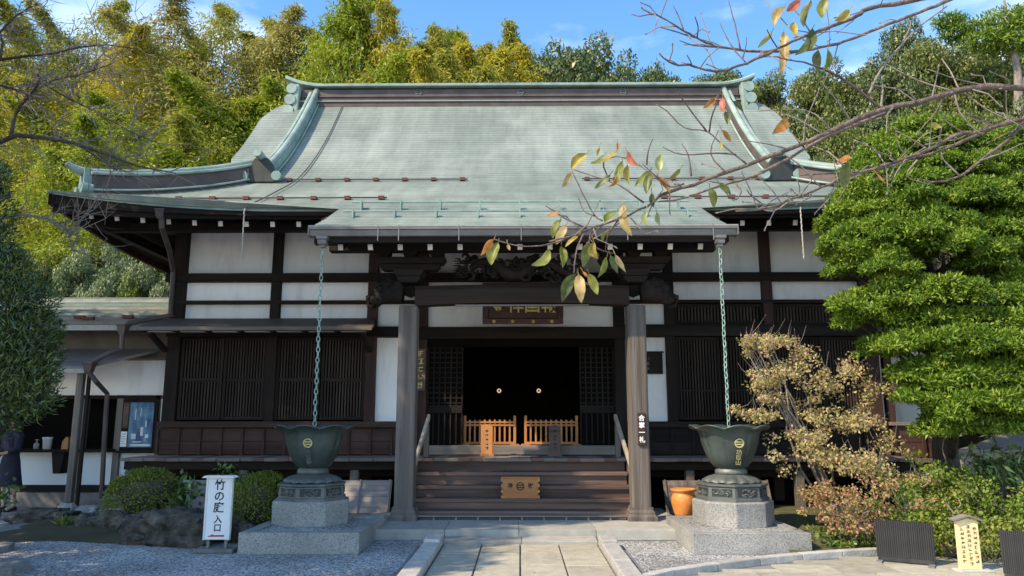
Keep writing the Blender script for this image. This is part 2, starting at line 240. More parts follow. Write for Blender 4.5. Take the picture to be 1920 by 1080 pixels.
class MB:
    def __init__(s): s.v = []; s.f = []
    def add(s, vs, fs):
        o = len(s.v); s.v += [tuple(v) for v in vs]; s.f += [tuple(i + o for i in f) for f in fs]; return s
    def box(s, x0, x1, y0, y1, z0, z1):
        return s.add([(x0, y0, z0), (x1, y0, z0), (x1, y1, z0), (x0, y1, z0), (x0, y0, z1), (x1, y0, z1), (x1, y1, z1), (x0, y1, z1)],
                     [(3, 2, 1, 0), (4, 5, 6, 7), (0, 1, 5, 4), (1, 2, 6, 5), (2, 3, 7, 6), (3, 0, 4, 7)])
    def bar(s, p, q, w, h, up=(0, 0, 1)):
        p, q = Vector(p), Vector(q); d = (q - p).normalized(); a = d.cross(Vector(up))
        if a.length < 1e-4: a = Vector((1, 0, 0))
        a.normalize(); b = a.cross(d).normalized(); a *= w / 2; b *= h / 2
        return s.add([p - a - b, p + a - b, p + a + b, p - a + b, q - a - b, q + a - b, q + a + b, q - a + b],
                     [(0, 1, 2, 3), (7, 6, 5, 4), (4, 5, 1, 0), (5, 6, 2, 1), (6, 7, 3, 2), (7, 4, 0, 3)])
    def tube(s, pts, rad, n=8, cap=True):
        pts = [Vector(p) for p in pts]; o = len(s.v); k = len(pts); rad = rad if hasattr(rad, '__len__') else [rad] * k
        prev = None
        for i, p in enumerate(pts):
            d = (pts[min(i + 1, k - 1)] - pts[max(i - 1, 0)]).normalized()
            if prev is None:
                a = d.orthogonal().normalized()
            else:
                a = (prev - d * prev.dot(d)); a = a.normalized() if a.length > 1e-5 else d.orthogonal().normalized()
            prev = a; b = d.cross(a)
            for j in range(n):
                t = 2 * math.pi * j / n; s.v.append(tuple(p + (a * math.cos(t) + b * math.sin(t)) * rad[i]))
        for i in range(k - 1):
            for j in range(n):
                s.f.append((o + i * n + j, o + i * n + (j + 1) % n, o + (i + 1) * n + (j + 1) % n, o + (i + 1) * n + j))
        if cap:
            s.f.append(tuple(o + j for j in range(n))[::-1]); s.f.append(tuple(o + (k - 1) * n + j for j in range(n)))
        return s
    def lathe(s, prof, n=32, c=(0, 0, 0), fn=None, cap=True, rot=0.0):
        o = len(s.v); k = len(prof)
        for i, (r, z) in enumerate(prof):
            for j in range(n):
                t = 2 * math.pi * j / n + rot; rr, zz = (r, z) if fn is None else fn(r, z, t, i)
                s.v.append((c[0] + rr * math.cos(t), c[1] + rr * math.sin(t), c[2] + zz))
        for i in range(k - 1):
            for j in range(n):
                s.f.append((o + i * n + j, o + i * n + (j + 1) % n, o + (i + 1) * n + (j + 1) % n, o + (i + 1) * n + j))
        if cap:
            s.f.append(tuple(o + j for j in range(n))[::-1]); s.f.append(tuple(o + (k - 1) * n + j for j in range(n)))
        return s
    def prism(s, poly, y0, y1):
        """polygon in X,Z extruded along Y"""
        n = len(poly); o = len(s.v)
        s.v += [(x, y0, z) for x, z in poly] + [(x, y1, z) for x, z in poly]
        s.f += [tuple(o + i for i in range(n)), tuple(o + n + i for i in range(n))[::-1]]
        s.f += [(o + (i + 1) % n, o + i, o + n + i, o + n + (i + 1) % n) for i in range(n)]
        return s
    def grid(s, P):
        o = len(s.v); a = len(P); b = len(P[0]); s.v += [tuple(p) for r in P for p in r]
        s.f += [(o + i * b + j, o + i * b + j + 1, o + (i + 1) * b + j + 1, o + (i + 1) * b + j) for i in range(a - 1) for j in range(b - 1)]
        return s
    def mesh(s, name, m=None, smooth=False, fix=True):
        me = bpy.data.meshes.new(name); me.from_pydata(s.v, [], s.f)
        if fix:
            bm = bmesh.new(); bm.from_mesh(me); bmesh.ops.recalc_face_normals(bm, faces=bm.faces); bm.to_mesh(me); bm.free()
        if smooth: me.shade_smooth()
        if m: me.materials.append(MATS[m])
        return me
    def build(s, name, m, parent=None, smooth=False, bevel=0.0, kind=None, fix=True):
        o = put(name, s.mesh(name, m, smooth, fix), None, parent, kind=kind)
        if bevel:
            b = o.modifiers.new('bevel', 'BEVEL'); b.width = bevel; b.segments = 2; b.limit_method = 'ANGLE'
        return o
def bx(name, m, parent, x0, x1, y0, y1, z0, z1, bevel=0.0): return MB().box(x0, x1, y0, y1, z0, z1).build(name, m, parent, bevel=bevel)
def unit_box(name, sx, sy, sz, m=None):      # centred in x,y, standing on z=0
    return MB().box(-sx / 2, sx / 2, -sy / 2, sy / 2, 0, sz).mesh(name, m)
def text(body, size, m, extrude=0.002, weight=0.0, spacing=1.0):
    c = bpy.data.curves.new('t', 'FONT'); c.body = body; c.size = size; c.align_x = 'CENTER'; c.align_y = 'CENTER'; c.extrude = extrude; c.offset = weight; c.space_line = spacing; c.resolution_u = 2
    o = bpy.data.objects.new('t', c); COL.objects.link(o); dg = bpy.context.evaluated_depsgraph_get()
    me = bpy.data.meshes.new_from_object(o.evaluated_get(dg)); me.name = 'lettering'; me.materials.clear(); me.materials.append(MATS[m])
    bpy.data.objects.remove(o); bpy.data.curves.remove(c); return me
T = {k: text(*a) for k, a in dict(
    take=('竹\nの\n庭', 0.135, 'ink', 0.001, 0.0022, 1.0), iri=('入\n口', 0.10, 'ink', 0.001, 0.0022, 1.0), plaque=('寺禅国報', 0.33, 'gold_ink', 0.004, 0.004),
    jo=('浄', 0.085, 'ink', 0.001, 0.002), zai=('財', 0.085, 'ink', 0.001, 0.002), gassho=('合\n掌\n一\n礼', 0.092, 'white_ink', 0.001, 0.002, 1.15),
    kou=('功\n臣\n山', 0.078, 'gilt', 0.003, 0.001, 1.0), hou=('報\n国\n寺', 0.078, 'bronze_base', 0.003, 0.001, 1.0)).items()}
def strokes(rng, n, size, m, t=0.002, pitch=1.0):
    """a column of brush characters too small to read: a few strokes each"""
    b = MB()
    for i in range(n):
        zc = -(i - (n - 1) / 2) * size * pitch
        for k in range(rng.integers(4, 7)):
            if k % 2 == 0:
                w = size * rng.uniform(0.25, 0.42); y = zc + size * rng.uniform(-0.36, 0.36); x = size * rng.uniform(-0.08, 0.08)
                b.bar((x - w, y - 0.02 * size, t / 2), (x + w, y + 0.03 * size, t / 2), size * 0.085, t)
            else:
                x = size * rng.uniform(-0.3, 0.3); h = size * rng.uniform(0.18, 0.38); b.bar((x, zc - h, t / 2 + 0.0003), (x + size * rng.uniform(-0.1, 0.1), zc + h, t / 2 + 0.0003), size * 0.09, t)
    return b.mesh('lettering', m)
def letters(me, parent, loc, rz=0.0, tilt=0.0, m=None):
    return put('lettering', me, m, parent, loc, (R(90) + tilt, 0, rz))
def crest(name, r, m, parent, loc, rz=0.0, tilt=0.0, t=0.012):
    b = MB(); n = 32; q = r * 0.76
    for ro, ri in ((r, q),):
        o = len(b.v)
        for z in (0, t):
            for rr in (ro, ri):
                b.v += [(rr * math.cos(2 * math.pi * j / n), rr * math.sin(2 * math.pi * j / n), z) for j in range(n)]
        for j in range(n):
            k = (j + 1) % n; b.f += [(o + 2 * n + j, o + 2 * n + k, o + 3 * n + k, o + 3 * n + j), (o + j, o + k, o + 2 * n + k, o + 2 * n + j), (o + n + j, o + 3 * n + j, o + 3 * n + k, o + n + k)]
    for y0, y1 in ((0.14 * r, 0.40 * r), (-0.40 * r, -0.14 * r)):
        w = math.sqrt(max(q * q - max(abs(y0), abs(y1)) ** 2, 0)) + 0.08 * r; b.box(-w, w, y0, y1, 0.0015, t - 0.0015)
    return put(name, b.mesh(name, m), None, parent, loc, (R(90) + tilt, 0, rz))

# leaves: every leaf a folded lozenge of its own
def leaf_mesh(name, P, D, N, Ln, Wd, rnd, fold=0.12):
    n = len(P); D = D / np.maximum(np.linalg.norm(D, axis=1, keepdims=True), 1e-6)
    S = np.cross(D, N); S /= np.maximum(np.linalg.norm(S, axis=1, keepdims=True), 1e-6); U = np.cross(S, D)
    Ln = np.broadcast_to(Ln, n)[:, None]; Wd = np.broadcast_to(Wd, n)[:, None]
    mid = P + D * Ln * 0.45 + U * Ln * fold
    V = np.stack([P, mid + S * Wd / 2, P + D * Ln - U * Ln * fold * 0.6, mid - S * Wd / 2], axis=1).reshape(-1, 3)
    me = bpy.data.meshes.new(name); me.vertices.add(4 * n); me.loops.add(4 * n); me.polygons.add(n)
    me.vertices.foreach_set('co', V.astype(np.float32).ravel()); me.loops.foreach_set('vertex_index', np.arange(4 * n, dtype=np.int32))
    me.polygons.foreach_set('loop_start', np.arange(0, 4 * n, 4, dtype=np.int32)); me.update(calc_edges=True)
    a = me.attributes.new('rnd', 'FLOAT', 'POINT'); a.data.foreach_set('value', np.repeat(rnd, 4).astype(np.float32)); return me
def sph(rng, n):
    v = rng.normal(size=(n, 3)); return v / np.linalg.norm(v, axis=1, keepdims=True)
def clump_leaves(rng, clumps, per, shell=(0.55, 1.05), up=0.0, wild=0.6, low=-1.0, droop=0.0):
    """points, directions, normals spread through the outer volume of ellipsoid clumps"""
    Ps, Ds, Ns, Rn = [], [], [], []
    for (c, r, k) in clumps:
        n = max(4, int(per * k)); d = sph(rng, int(n * 1.6) if low > -1 else n)
        if low > -1: d = d[d[:, 2] > low][:n]
        m = len(d); rad = rng.uniform(shell[0], shell[1], (m, 1)) ** 0.7
        Ps.append(np.array(c) + d * np.array(r) * rad)
        nn = d / np.array(r); nn /= np.linalg.norm(nn, axis=1, keepdims=True)
        Ns.append(nn + np.array([0, 0, up]) + rng.normal(size=(m, 3)) * wild * 0.5)
        Ds.append(nn * 0.5 + rng.normal(size=(m, 3)) * wild + np.array([0, 0, -droop])); Rn.append(np.clip(rng.normal(rng.uniform(0.3, 0.7), 0.22, m), 0, 1))
    return np.concatenate(Ps), np.concatenate(Ds), np.concatenate(Ns), np.concatenate(Rn)
def crown(name, rng, clumps, per, Ln, Wd, m, parent, **kw):
    P, D, N, Rn = clump_leaves(rng, clumps, per, **kw); n = len(P)
    me = leaf_mesh(name, P, D, N, Ln * rng.uniform(0.7, 1.3, n), Wd * rng.uniform(0.7, 1.3, n), Rn)
    return put(name, me, m, parent)
def wander(rng, p, q, k, amp):
    p, q = np.array(p, float), np.array(q, float); out = []
    for i in range(k + 1):
        t = i / k; w = math.sin(math.pi * t) * amp; out.append(tuple(p + (q - p) * t + rng.normal(size=3) * w * 0.5))
    return out
def rock(name, label, m, c, r, seed, group, rz=0.0):
    bm = bmesh.new(); bmesh.ops.create_icosphere(bm, subdivisions=4, radius=1)
    for v in bm.verts:
        p = v.co * 1.1 + Vector((seed * 3.7, seed * 1.3, 0)); k = 0.95 + 0.42 * noise.noise(p) + 0.34 * abs(noise.noise(p * 2.1)) + 0.20 * abs(noise.noise(p * 4.5)) + 0.09 * noise.noise(p * 9) + 0.04 * noise.noise(p * 18)
        f = v.co.copy(); f.x = math.copysign(abs(f.x) ** 0.75, f.x); f.y = math.copysign(abs(f.y) ** 0.75, f.y); f.z = math.copysign(abs(f.z) ** 0.7, f.z); v.co = f * k
        v.co = Vector((v.co.x * r[0], v.co.y * r[1], v.co.z * r[2]))
    me = bpy.data.meshes.new(name); bm.to_mesh(me); bm.free(); me.materials.append(MATS[m])
    o = put(name, me, None, None, c, (0, 0, rz)); return tag(o, label, 'rock', group)
ORD = ['first', 'second', 'third', 'fourth', 'fifth', 'sixth', 'seventh', 'eighth', 'ninth', 'tenth', 'eleventh', 'twelfth', 'thirteenth', 'fourteenth', 'fifteenth', 'sixteenth', 'seventeenth', 'eighteenth', 'nineteenth', 'twentieth', 'twenty-first', 'twenty-second', 'twenty-third', 'twenty-fourth', 'twenty-fifth', 'twenty-sixth', 'twenty-seventh', 'twenty-eighth', 'twenty-ninth', 'thirtieth'] + ['thirty-' + w for w in ('first', 'second', 'third', 'fourth', 'fifth', 'sixth', 'seventh', 'eighth', 'ninth')] + ['fortieth'] + ['forty-' + w for w in ('first', 'second', 'third', 'fourth', 'fifth', 'sixth', 'seventh', 'eighth', 'ninth')] + ['fiftieth'] + ['fifty-' + w for w in ('first', 'second', 'third', 'fourth', 'fifth', 'sixth')]

# ================================================================ GROUND
rs = random.Random(7); rng = np.random.default_rng(11)
tag(MB().add([(-150, -60, 0), (150, -60, 0), (150, 180, 0), (-150, 180, 0)], [(0, 1, 2, 3)]).build('ground', 'gravel'), kind='structure')
def terrain_z(x, d):
    a = abs(x); t = min(max((a - 8.5) / 3.5, 0), 1); t = t * t * (3 - 2 * t); d0 = 25.5 * (1 - t) + 17.0 * t
    h = max(0.0, d - d0); z = 0.55 * h if h < 26 else 14.3 + 0.2 * (h - 26)
    return z + (0.35 * noise.noise((x * 0.25, d * 0.25, 0)) if h > 0.5 else 0) - 0.25
b = MB(); xs = np.linspace(-75, 75, 101); ys = np.linspace(15, 110, 65)
b.grid([[(x, y, terrain_z(x, y)) for x in xs] for y in ys])
tag(b.build('hillside', 'forest_floor', smooth=True), kind='structure')

# path of slabs up to the hall, kerbs either side
path = tag(MB().box(-1.32, 1.32, 3.0, 10.02, -0.02, 0.006).build('path', 'slab_dark'), kind='structure')
xe = [-0.985, -0.492, 0.0, 0.492, 0.985]
for i in range(4):
    y = 10.0 - (0.0 if i % 2 == 0 else 0.0)
    for j, ln in enumerate((0.70, 0.72, 0.78, 0.7, 0.8, 0.75)):
        ln += rs.uniform(-0.06, 0.06); x0, x1 = xe[i] + 0.006, xe[i + 1] - 0.006
        me = MB().box(x0 + 0.004, x1 - 0.004, y - ln + 0.007, y - 0.005, 0, 0.028 + rs.uniform(-0.003, 0.003)).mesh('paving_slab', 'path_stone')
        o = put('paving_slab', me, None, path); m_ = o.modifiers.new('b', 'BEVEL'); m_.width = 0.005; m_.segments = 1; y -= ln
for s in (-1, 1):
    y = 10.04
    for j, ln in enumerate((0.42, 1.15, 1.0, 1.1, 1.2, 1.0)):
        w = 0.20; o = MB().box(s * 1.0 if s > 0 else -1.0 - w, (1.0 + w) if s > 0 else -1.0, y - ln + 0.008, y - 0.006, 0, 0.11 + (0.03 if j == 0 else 0) + rs.uniform(-0.006, 0.006)).build('kerb_stone', 'kerb_stone', path, bevel=0.012); y -= ln
# landing below the steps
landing = tag(MB().box(-2.35, 2.35, 10.48, 13.0, 0, 0.10).build('landing', 'slab_dark'), kind='structure')
for x0, x1 in ((-2.36, -1.02), (-1.02, -0.02), (-0.02, 1.02), (1.02, 2.36)):
    bx('landing_stone', 'landing_stone', landing, x0 + 0.003, x1 - 0.003, 10.46, 11.35, 0.004, 0.142, 0.006)
bx('landing_stone', 'landing_stone', landing, -2.36, 2.36, 11.356, 13.0, 0.004, 0.141, 0.004)
for x0, x1 in ((-1.0, 0.02), (0.02, 1.0)):
    bx('step_stone', 'landing_stone', landing, x0 + 0.003, x1 - 0.003, 10.03, 10.455, 0.004, 0.062, 0.006)
for s in (-1, 1):     # low stone strip along the foot of the veranda
    bx('landing_stone', 'landing_stone', landing, min(s * 2.37, s * 6.6), max(s * 2.37, s * 6.6), 11.75, 13.0, 0.0, 0.11, 0.006)

# ================================================================ TEMPLE HALL
AX = 0.03
hall = thing('temple_hall', 'wooden temple hall with green copper hip-and-gable roof and white plaster panels', 'temple', (0, 13.7, 0))
W = 13.7                        # front wall plane
EV, HX, RD = 12.0, 7.95, 17.9   # eave line, half width of eaves, ridge line
PU = [-1.5, 0, 1.3, 2.6, 3.6, 4.6, 5.9]; PZ = [4.33, 5.07, 5.72, 6.44, 7.22, 8.17, 9.66]
def _spl():
    n = len(PU); dl = [(PZ[i + 1] - PZ[i]) / (PU[i + 1] - PU[i]) for i in range(n - 1)]
    return [dl[0]] + [(dl[i - 1] + dl[i]) / 2 for i in range(1, n - 1)] + [dl[-1] * 1.08]
PM = _spl()
def zr(u):
    i = max(0, min(len(PU) - 2, next((k for k in range(len(PU) - 1) if u <= PU[k + 1]), len(PU) - 2)))
    h = PU[i + 1] - PU[i]; t = (u - PU[i]) / h
    return (2*t**3-3*t**2+1)*PZ[i] + (t**3-2*t**2+t)*h*PM[i] + (-2*t**3+3*t**2)*PZ[i+1] + (t**3-t**2)*h*PM[i+1]
def lift(u, v): return 0.33 * max(0.0, 1 - (max(u, 0) + max(v, 0)) / 4.2) ** 2
def zfront(x, u): return zr(u) + (lift(u, HX - abs(x)) if u < 2.7 else 0)
# row breaks at an even 0.165 m along the slope
us = [-1.5]; u = -1.5
while u < 5.75:
    sl = (zr(u + 0.01) - zr(u)) / 0.01; u += 0.125 / math.sqrt(1 + sl * sl); us.append(u)
i0 = min(range(len(us)), key=lambda i: abs(us[i])); sh = us[i0]; us = [a - sh for a in us]; us = [a for a in us if a <= 5.75]
KX = lambda u: 3.02 - 0.02 * (u + 1.5) + (0.10 * max(0, -u - 0.9) ** 1.0)
def xedge(u):
    if u < -1e-6: return KX(u)
    if u <= 2.6: return HX - u
    if u <= 3.6: return 5.35 + (u - 2.6)
    return 6.35 - 0.42 * max(0, (u - 5.1) / 0.65) ** 2
def xsamples(e):
    k = max(2, int(e / 0.45)); xs = [e * i / k for i in range(-k, k + 1)]
    if e > 6: xs = sorted(set(xs) | {s * (e - q) for s in (-1, 1) for q in (0.12, 0.25, 0.6)})
    return xs
class Roof(MB):
    def __init__(s): super().__init__(); s.uv = []
    def quadstrip(s, A, Bv, ua, ub, row, flip=False):
        for j in range(len(A) - 1):
            o = len(s.v); s.v += [A[j], A[j + 1], Bv[j + 1], Bv[j]]; s.f.append((o, o + 1, o + 2, o + 3))
            s.uv += [(ua[j], row), (ua[j + 1], row), (ub[j + 1], row + 0.98), (ub[j], row + 0.98)]
    def rbuild(s, name, parent, kind=None):
        o = s.build(name, 'roof_copper', parent, fix=False, kind=kind); lay = o.data.uv_layers.new(name='UVMap')
        lay.data.foreach_set('uv', [c for p in s.uv for c in p]); return o
LAP = 0.012
front, porch_r = Roof(), Roof()
for i in range(len(us) - 1):
    ua, ub = us[i], us[i + 1]
    e0, e1 = xedge(ua), xedge(ub)
    if abs(ua) < 1e-4: e0 = HX
    xs = xsamples(e0); k = e1 / e0; tgt = porch_r if ub < 1e-3 else front
    jit = 0.0
    A = [(x, EV + ua, zfront(x, ua) + LAP + 0.0025 * noise.noise((x * 1.3, i * 1.7, 0))) for x in xs]; Bv = [(x * k, EV + ub, zfront(x * k, ub)) for x in xs]
    tgt.quadstrip(A, Bv, xs, [x * k for x in xs], i)
    C = [(x, EV + ua, zfront(x, ua) - 0.012) for x in xs]
    tgt.quadstrip(C, A, xs, xs, i)
rt = front.rbuild('roof', hall); rt['label'] = 'green copper roof slope laid in lapped rows'
porch_r.rbuild('porch_roof', hall)
back = Roof()          # rear slope and the two side skirts
for i in range(len(us) - 1):
    ua, ub = us[i], us[i + 1]
    if ub < 1e-3: continue
    e0, e1 = (HX if ua < 1e-4 else xedge(ua)), xedge(ub); xs = xsamples(e0); k = e1 / e0
    A = [(x, 2 * RD - EV - ua, zfront(x, ua) + LAP) for x in xs]; Bv = [(x * k, 2 * RD - EV - ub, zfront(x * k, ub)) for x in xs]
    back.quadstrip(Bv, A, [x * k for x in xs], xs, i)
    if ub < 2.75:
        for s in (-1, 1):
            D0 = np.linspace(EV + ua, 2 * RD - EV - ua, 28); D1 = np.linspace(EV + ub, 2 * RD - EV - ub, 28)
            f = lambda d, v: zr(v) + lift(v, min(d - EV, 2 * RD - EV - d))
            A = [(s * (HX - ua), d, f(d, ua) + LAP) for d in D0]; Bv = [(s * (HX - ub), d, f(d, ub)) for d in D1]
            C = [(s * (HX - ua), d, f(d, ua) - 0.012) for d in D0]
            (back.quadstrip(A, Bv, D0, D1, i), back.quadstrip(C, A, D0, D0, i)) if s > 0 else (back.quadstrip(Bv, A, D1, D0, i), back.quadstrip(A, C, D0, D0, i))
back.rbuild('rear_roof', hall)
# gable walls under the roof ends
for s in (-1, 1):
    pr = [(EV + u, zr(u) - 0.12) for u in np.linspace(2.4, 5.9, 10)]; pr = pr + [(2 * RD - d, z) for d, z in pr[::-1]][1:]
    b = MB(); n = len(pr); b.add([(s * 5.2, d, z) for d, z in pr] + [(s * 5.2, d, 5.9) for d, z in pr], [(i, i + 1, n + i + 1, n + i) for i in range(n - 1)]); b.build('gable_wall', 'dark_wood', hall)
    # verge board: thickness of the gable roof edge
    e = [(s * xedge(u), EV + u, zr(u)) for u in np.linspace(2.6, 5.72, 22)]
    b = MB()
    for q in range(len(e) - 1):
        (x0, d0, z0), (x1, d1, z1) = e[q], e[q + 1]; b.add([(x0, d0, z0 + 0.01), (x1, d1, z1 + 0.01), (x1, d1, z1 - 0.13), (x0, d0, z0 - 0.13)], [(0, 1, 2, 3)])
    for q in range(len(e) - 1):
        (x0, d0, z0), (x1, d1, z1) = e[q], e[q + 1]; b.add([(x0, d0, z0 - 0.13), (x1, d1, z1 - 0.13), (x1 - s * 0.9, d1, z1 - 0.13), (x0 - s * 0.9, d0, z0 - 0.13)], [(0, 1, 2, 3)])
    b.build('verge_board', 'patina', hall)
# soffit and eave fascias
so = MB()
for s in (-1, 1):
    so.grid([[(x * (HX - q) / HX, EV + q + 0.03, zfront(x * (HX - q) / HX, q) - 0.13) for x in np.linspace(-HX + 0.02, HX - 0.02, 40)] for q in (0.0, 0.9, 1.9, 2.4)] if s < 0 else
            [[(x * (HX - q) / HX, 2 * RD - EV - q - 0.03, zfront(x * (HX - q) / HX, q) - 0.13) for x in np.linspace(-HX + 0.02, HX - 0.02, 40)] for q in (0.0, 0.9, 1.9, 2.4)])
    so.grid([[(s * (HX - q - 0.03), d, zr(q) + lift(q, min(d - EV, 2 * RD - EV - d)) - 0.13) for d in np.linspace(EV + q + 0.03, 2 * RD - EV - q - 0.03, 30)] for q in (0.0, 0.9, 1.9, 2.4)])
so.build('soffit', 'dark_wood', hall)
def strip_along(pts, nrm, t0, t1, th, name, m):      # a board hung below the roof edge along pts
    b = MB(); n = len(pts); o = Vector(nrm)
    P = [[Vector(p) + Vector((0, 0, -t0(i))) for i, p in enumerate(pts)], [Vector(p) + Vector((0, 0, -t1(i))) for i, p in enumerate(pts)]]
    Q = [[p + o * th for p in P[1]], [p + o * th for p in P[0]]]
    b.grid([P[0], P[1], Q[0], Q[1], P[0]]); return b.build(name, m, hall)
for (xa, xb) in ((-HX, -2.86), (2.86, HX)):
    pts = [(x, EV + 0.015, zfront(x, 0)) for x in np.linspace(xa, xb, 34)]
    corner = lambda i, p=pts: max(0, (abs(p[i][0]) - 4.2) / 3.75) ** 1.5
    strip_along(pts, (0, 1, 0), lambda i: 0.012, lambda i: 0.045, 0.05, 'copper_edge', 'patina')
    pts2 = [(x * 0.997, y + 0.02, z) for x, y, z in pts]
    strip_along(pts2, (0, 1, 0), lambda i: 0.047, lambda i: 0.112 + 0.11 * corner(i), 0.06, 'eave_board', 'dark_wood_h')
    pts3 = [(x * 0.992, y + 0.07, z) for x, y, z in pts]
    strip_along(pts3, (0, 1, 0), lambda i: 0.114 + 0.11 * corner(i), lambda i: 0.15 + 0.2 * corner(i), 0.08, 'eave_board', 'dark_wood_h')
for s in (-1, 1):
    pts = [(s * (HX - 0.015), d, zr(0) + lift(0, min(d - EV, 2 * RD - EV - d))) for d in np.linspace(EV, 2 * RD - EV, 40)]
    strip_along(pts, (-s, 0, 0), lambda i: 0.012, lambda i: 0.045, 0.05, 'copper_edge', 'patina')
    strip_along([(x - s * 0.02, y, z) for x, y, z in pts], (-s, 0, 0), lambda i: 0.047, lambda i: 0.24, 0.06, 'eave_board', 'red_wood_h')
# curved ends of the eave boards where the porch roof leaves the main eave
for s in (-1, 1):
    pl = [(2.84, 5.05), (2.98, 5.05), (3.3, 4.88), (3.3, 4.83), (3.10, 4.79), (2.93, 4.90)]
    MB().prism([(s * x, z) for x, z in pl], EV - 0.02, EV + 0.35).build('eave_end', 'red_wood_h', hall)
# rafters with white metal end caps
def rafter_row(xs, d0, d1, z0, z1, w, lf):
    ln = math.hypot(d1 - d0, z1 - z0); an = math.atan2(z1 - z0, d1 - d0)
    me = MB().box(-w / 2, w / 2, 0, ln, -w / 2, w / 2).mesh('rafter', 'dark_wood'); cp = MB().box(-w * 0.43, w * 0.43, -0.012, -0.001, -w * 0.52, w * 0.52).mesh('rafter_cap', 'cap_white')
    for x in xs:
        dz = lf(x); r = put('rafter', me, None, hall, (x, d0, z0 + dz), (an, 0, 0)); put('rafter_cap', cp, None, r, (x, d0, z0 + dz), (an, 0, 0))
rafter_row([s * (3.32 + 0.446 * i) for s in (-1, 1) for i in range(10)], 12.30, 13.75, 4.88, 5.42, 0.085, lambda x: 0.8 * lift(0.4, HX - abs(x)))
rafter_row([-2.68 + 0.447 * i for i in range(13)], 10.86, 12.6, 4.14, 5.02, 0.085, lambda x: 0)
MB().bar((-7.5, 12.95, 4.985), (7.5, 12.95, 4.985), 0.15, 0.15).build('eave_purlin', 'dark_wood_h', hall, bevel=0.01)
for s in (-1, 1):
    MB().bar((s * 7.6, 12.35, 4.98), (s * 6.3, 13.75, 5.15), 0.17, 0.2).build('hip_rafter', 'dark_wood', hall)
    MB().bar((s * 7.40, 12.6, 4.99), (s * 7.40, 23.2, 4.99), 0.15, 0.17).build('side_purlin', 'dark_wood', hall)
# ---- ridges
def roll(pts, r, name, m, n=12): return MB().tube(pts, r, n).build(name, m, hall, smooth=False)
rz0 = 9.40
bx('ridge_course', 'brown_metal', hall, -5.55, 5.55, RD - 0.28, RD + 0.28, rz0 - 0.15, rz0 + 0.06)
bx('ridge_course', 'iron_grey', hall, -5.56, 5.56, RD - 0.31, RD + 0.31, rz0 + 0.063, rz0 + 0.085)
bx('ridge_course', 'brown_metal', hall, -5.5, 5.5, RD - 0.24, RD + 0.24, rz0 + 0.088, rz0 + 0.20)
bx('ridge_course', 'brown_metal', hall, -5.52, 5.52, RD - 0.27, RD + 0.27, rz0 + 0.203, rz0 + 0.235)
bx('ridge_course', 'brown_metal', hall, -5.5, 5.5, RD - 0.21, RD + 0.21, rz0 + 0.238, rz0 + 0.42)
capx = list(np.linspace(-5.95, 5.95, 61)); capz = [rz0 + 0.475 + (0.27 * max(0, (abs(x) - 4.9) / 1.05) ** 2.0) for x in capx]
prof = [(-0.32, 0.0), (-0.33, 0.05), (-0.22, 0.11), (0, 0.15), (0.22, 0.11), (0.33, 0.05), (0.32, 0.0)]
b = MB(); b.grid([[(x, RD + py * (1 - 0.35 * max(0, (abs(x) - 4.9) / 1.05)), z + pz) for py, pz in prof + [prof[0]]] for x, z in zip(capx, capz)])
b.add([(capx[0], RD + py * 0.65, capz[0] + pz) for py, pz in prof], [tuple(range(7))]); b.add([(capx[-1], RD + py * 0.65, capz[-1] + pz) for py, pz in prof], [tuple(range(7))]); b.build('ridge_cap', 'patina', hall)
for x in (-2.55, 0.02, 2.6): crest('ridge_crest', 0.085, 'bronze_base', hall, (x, RD - 0.213, rz0 + 0.33), t=0.02)
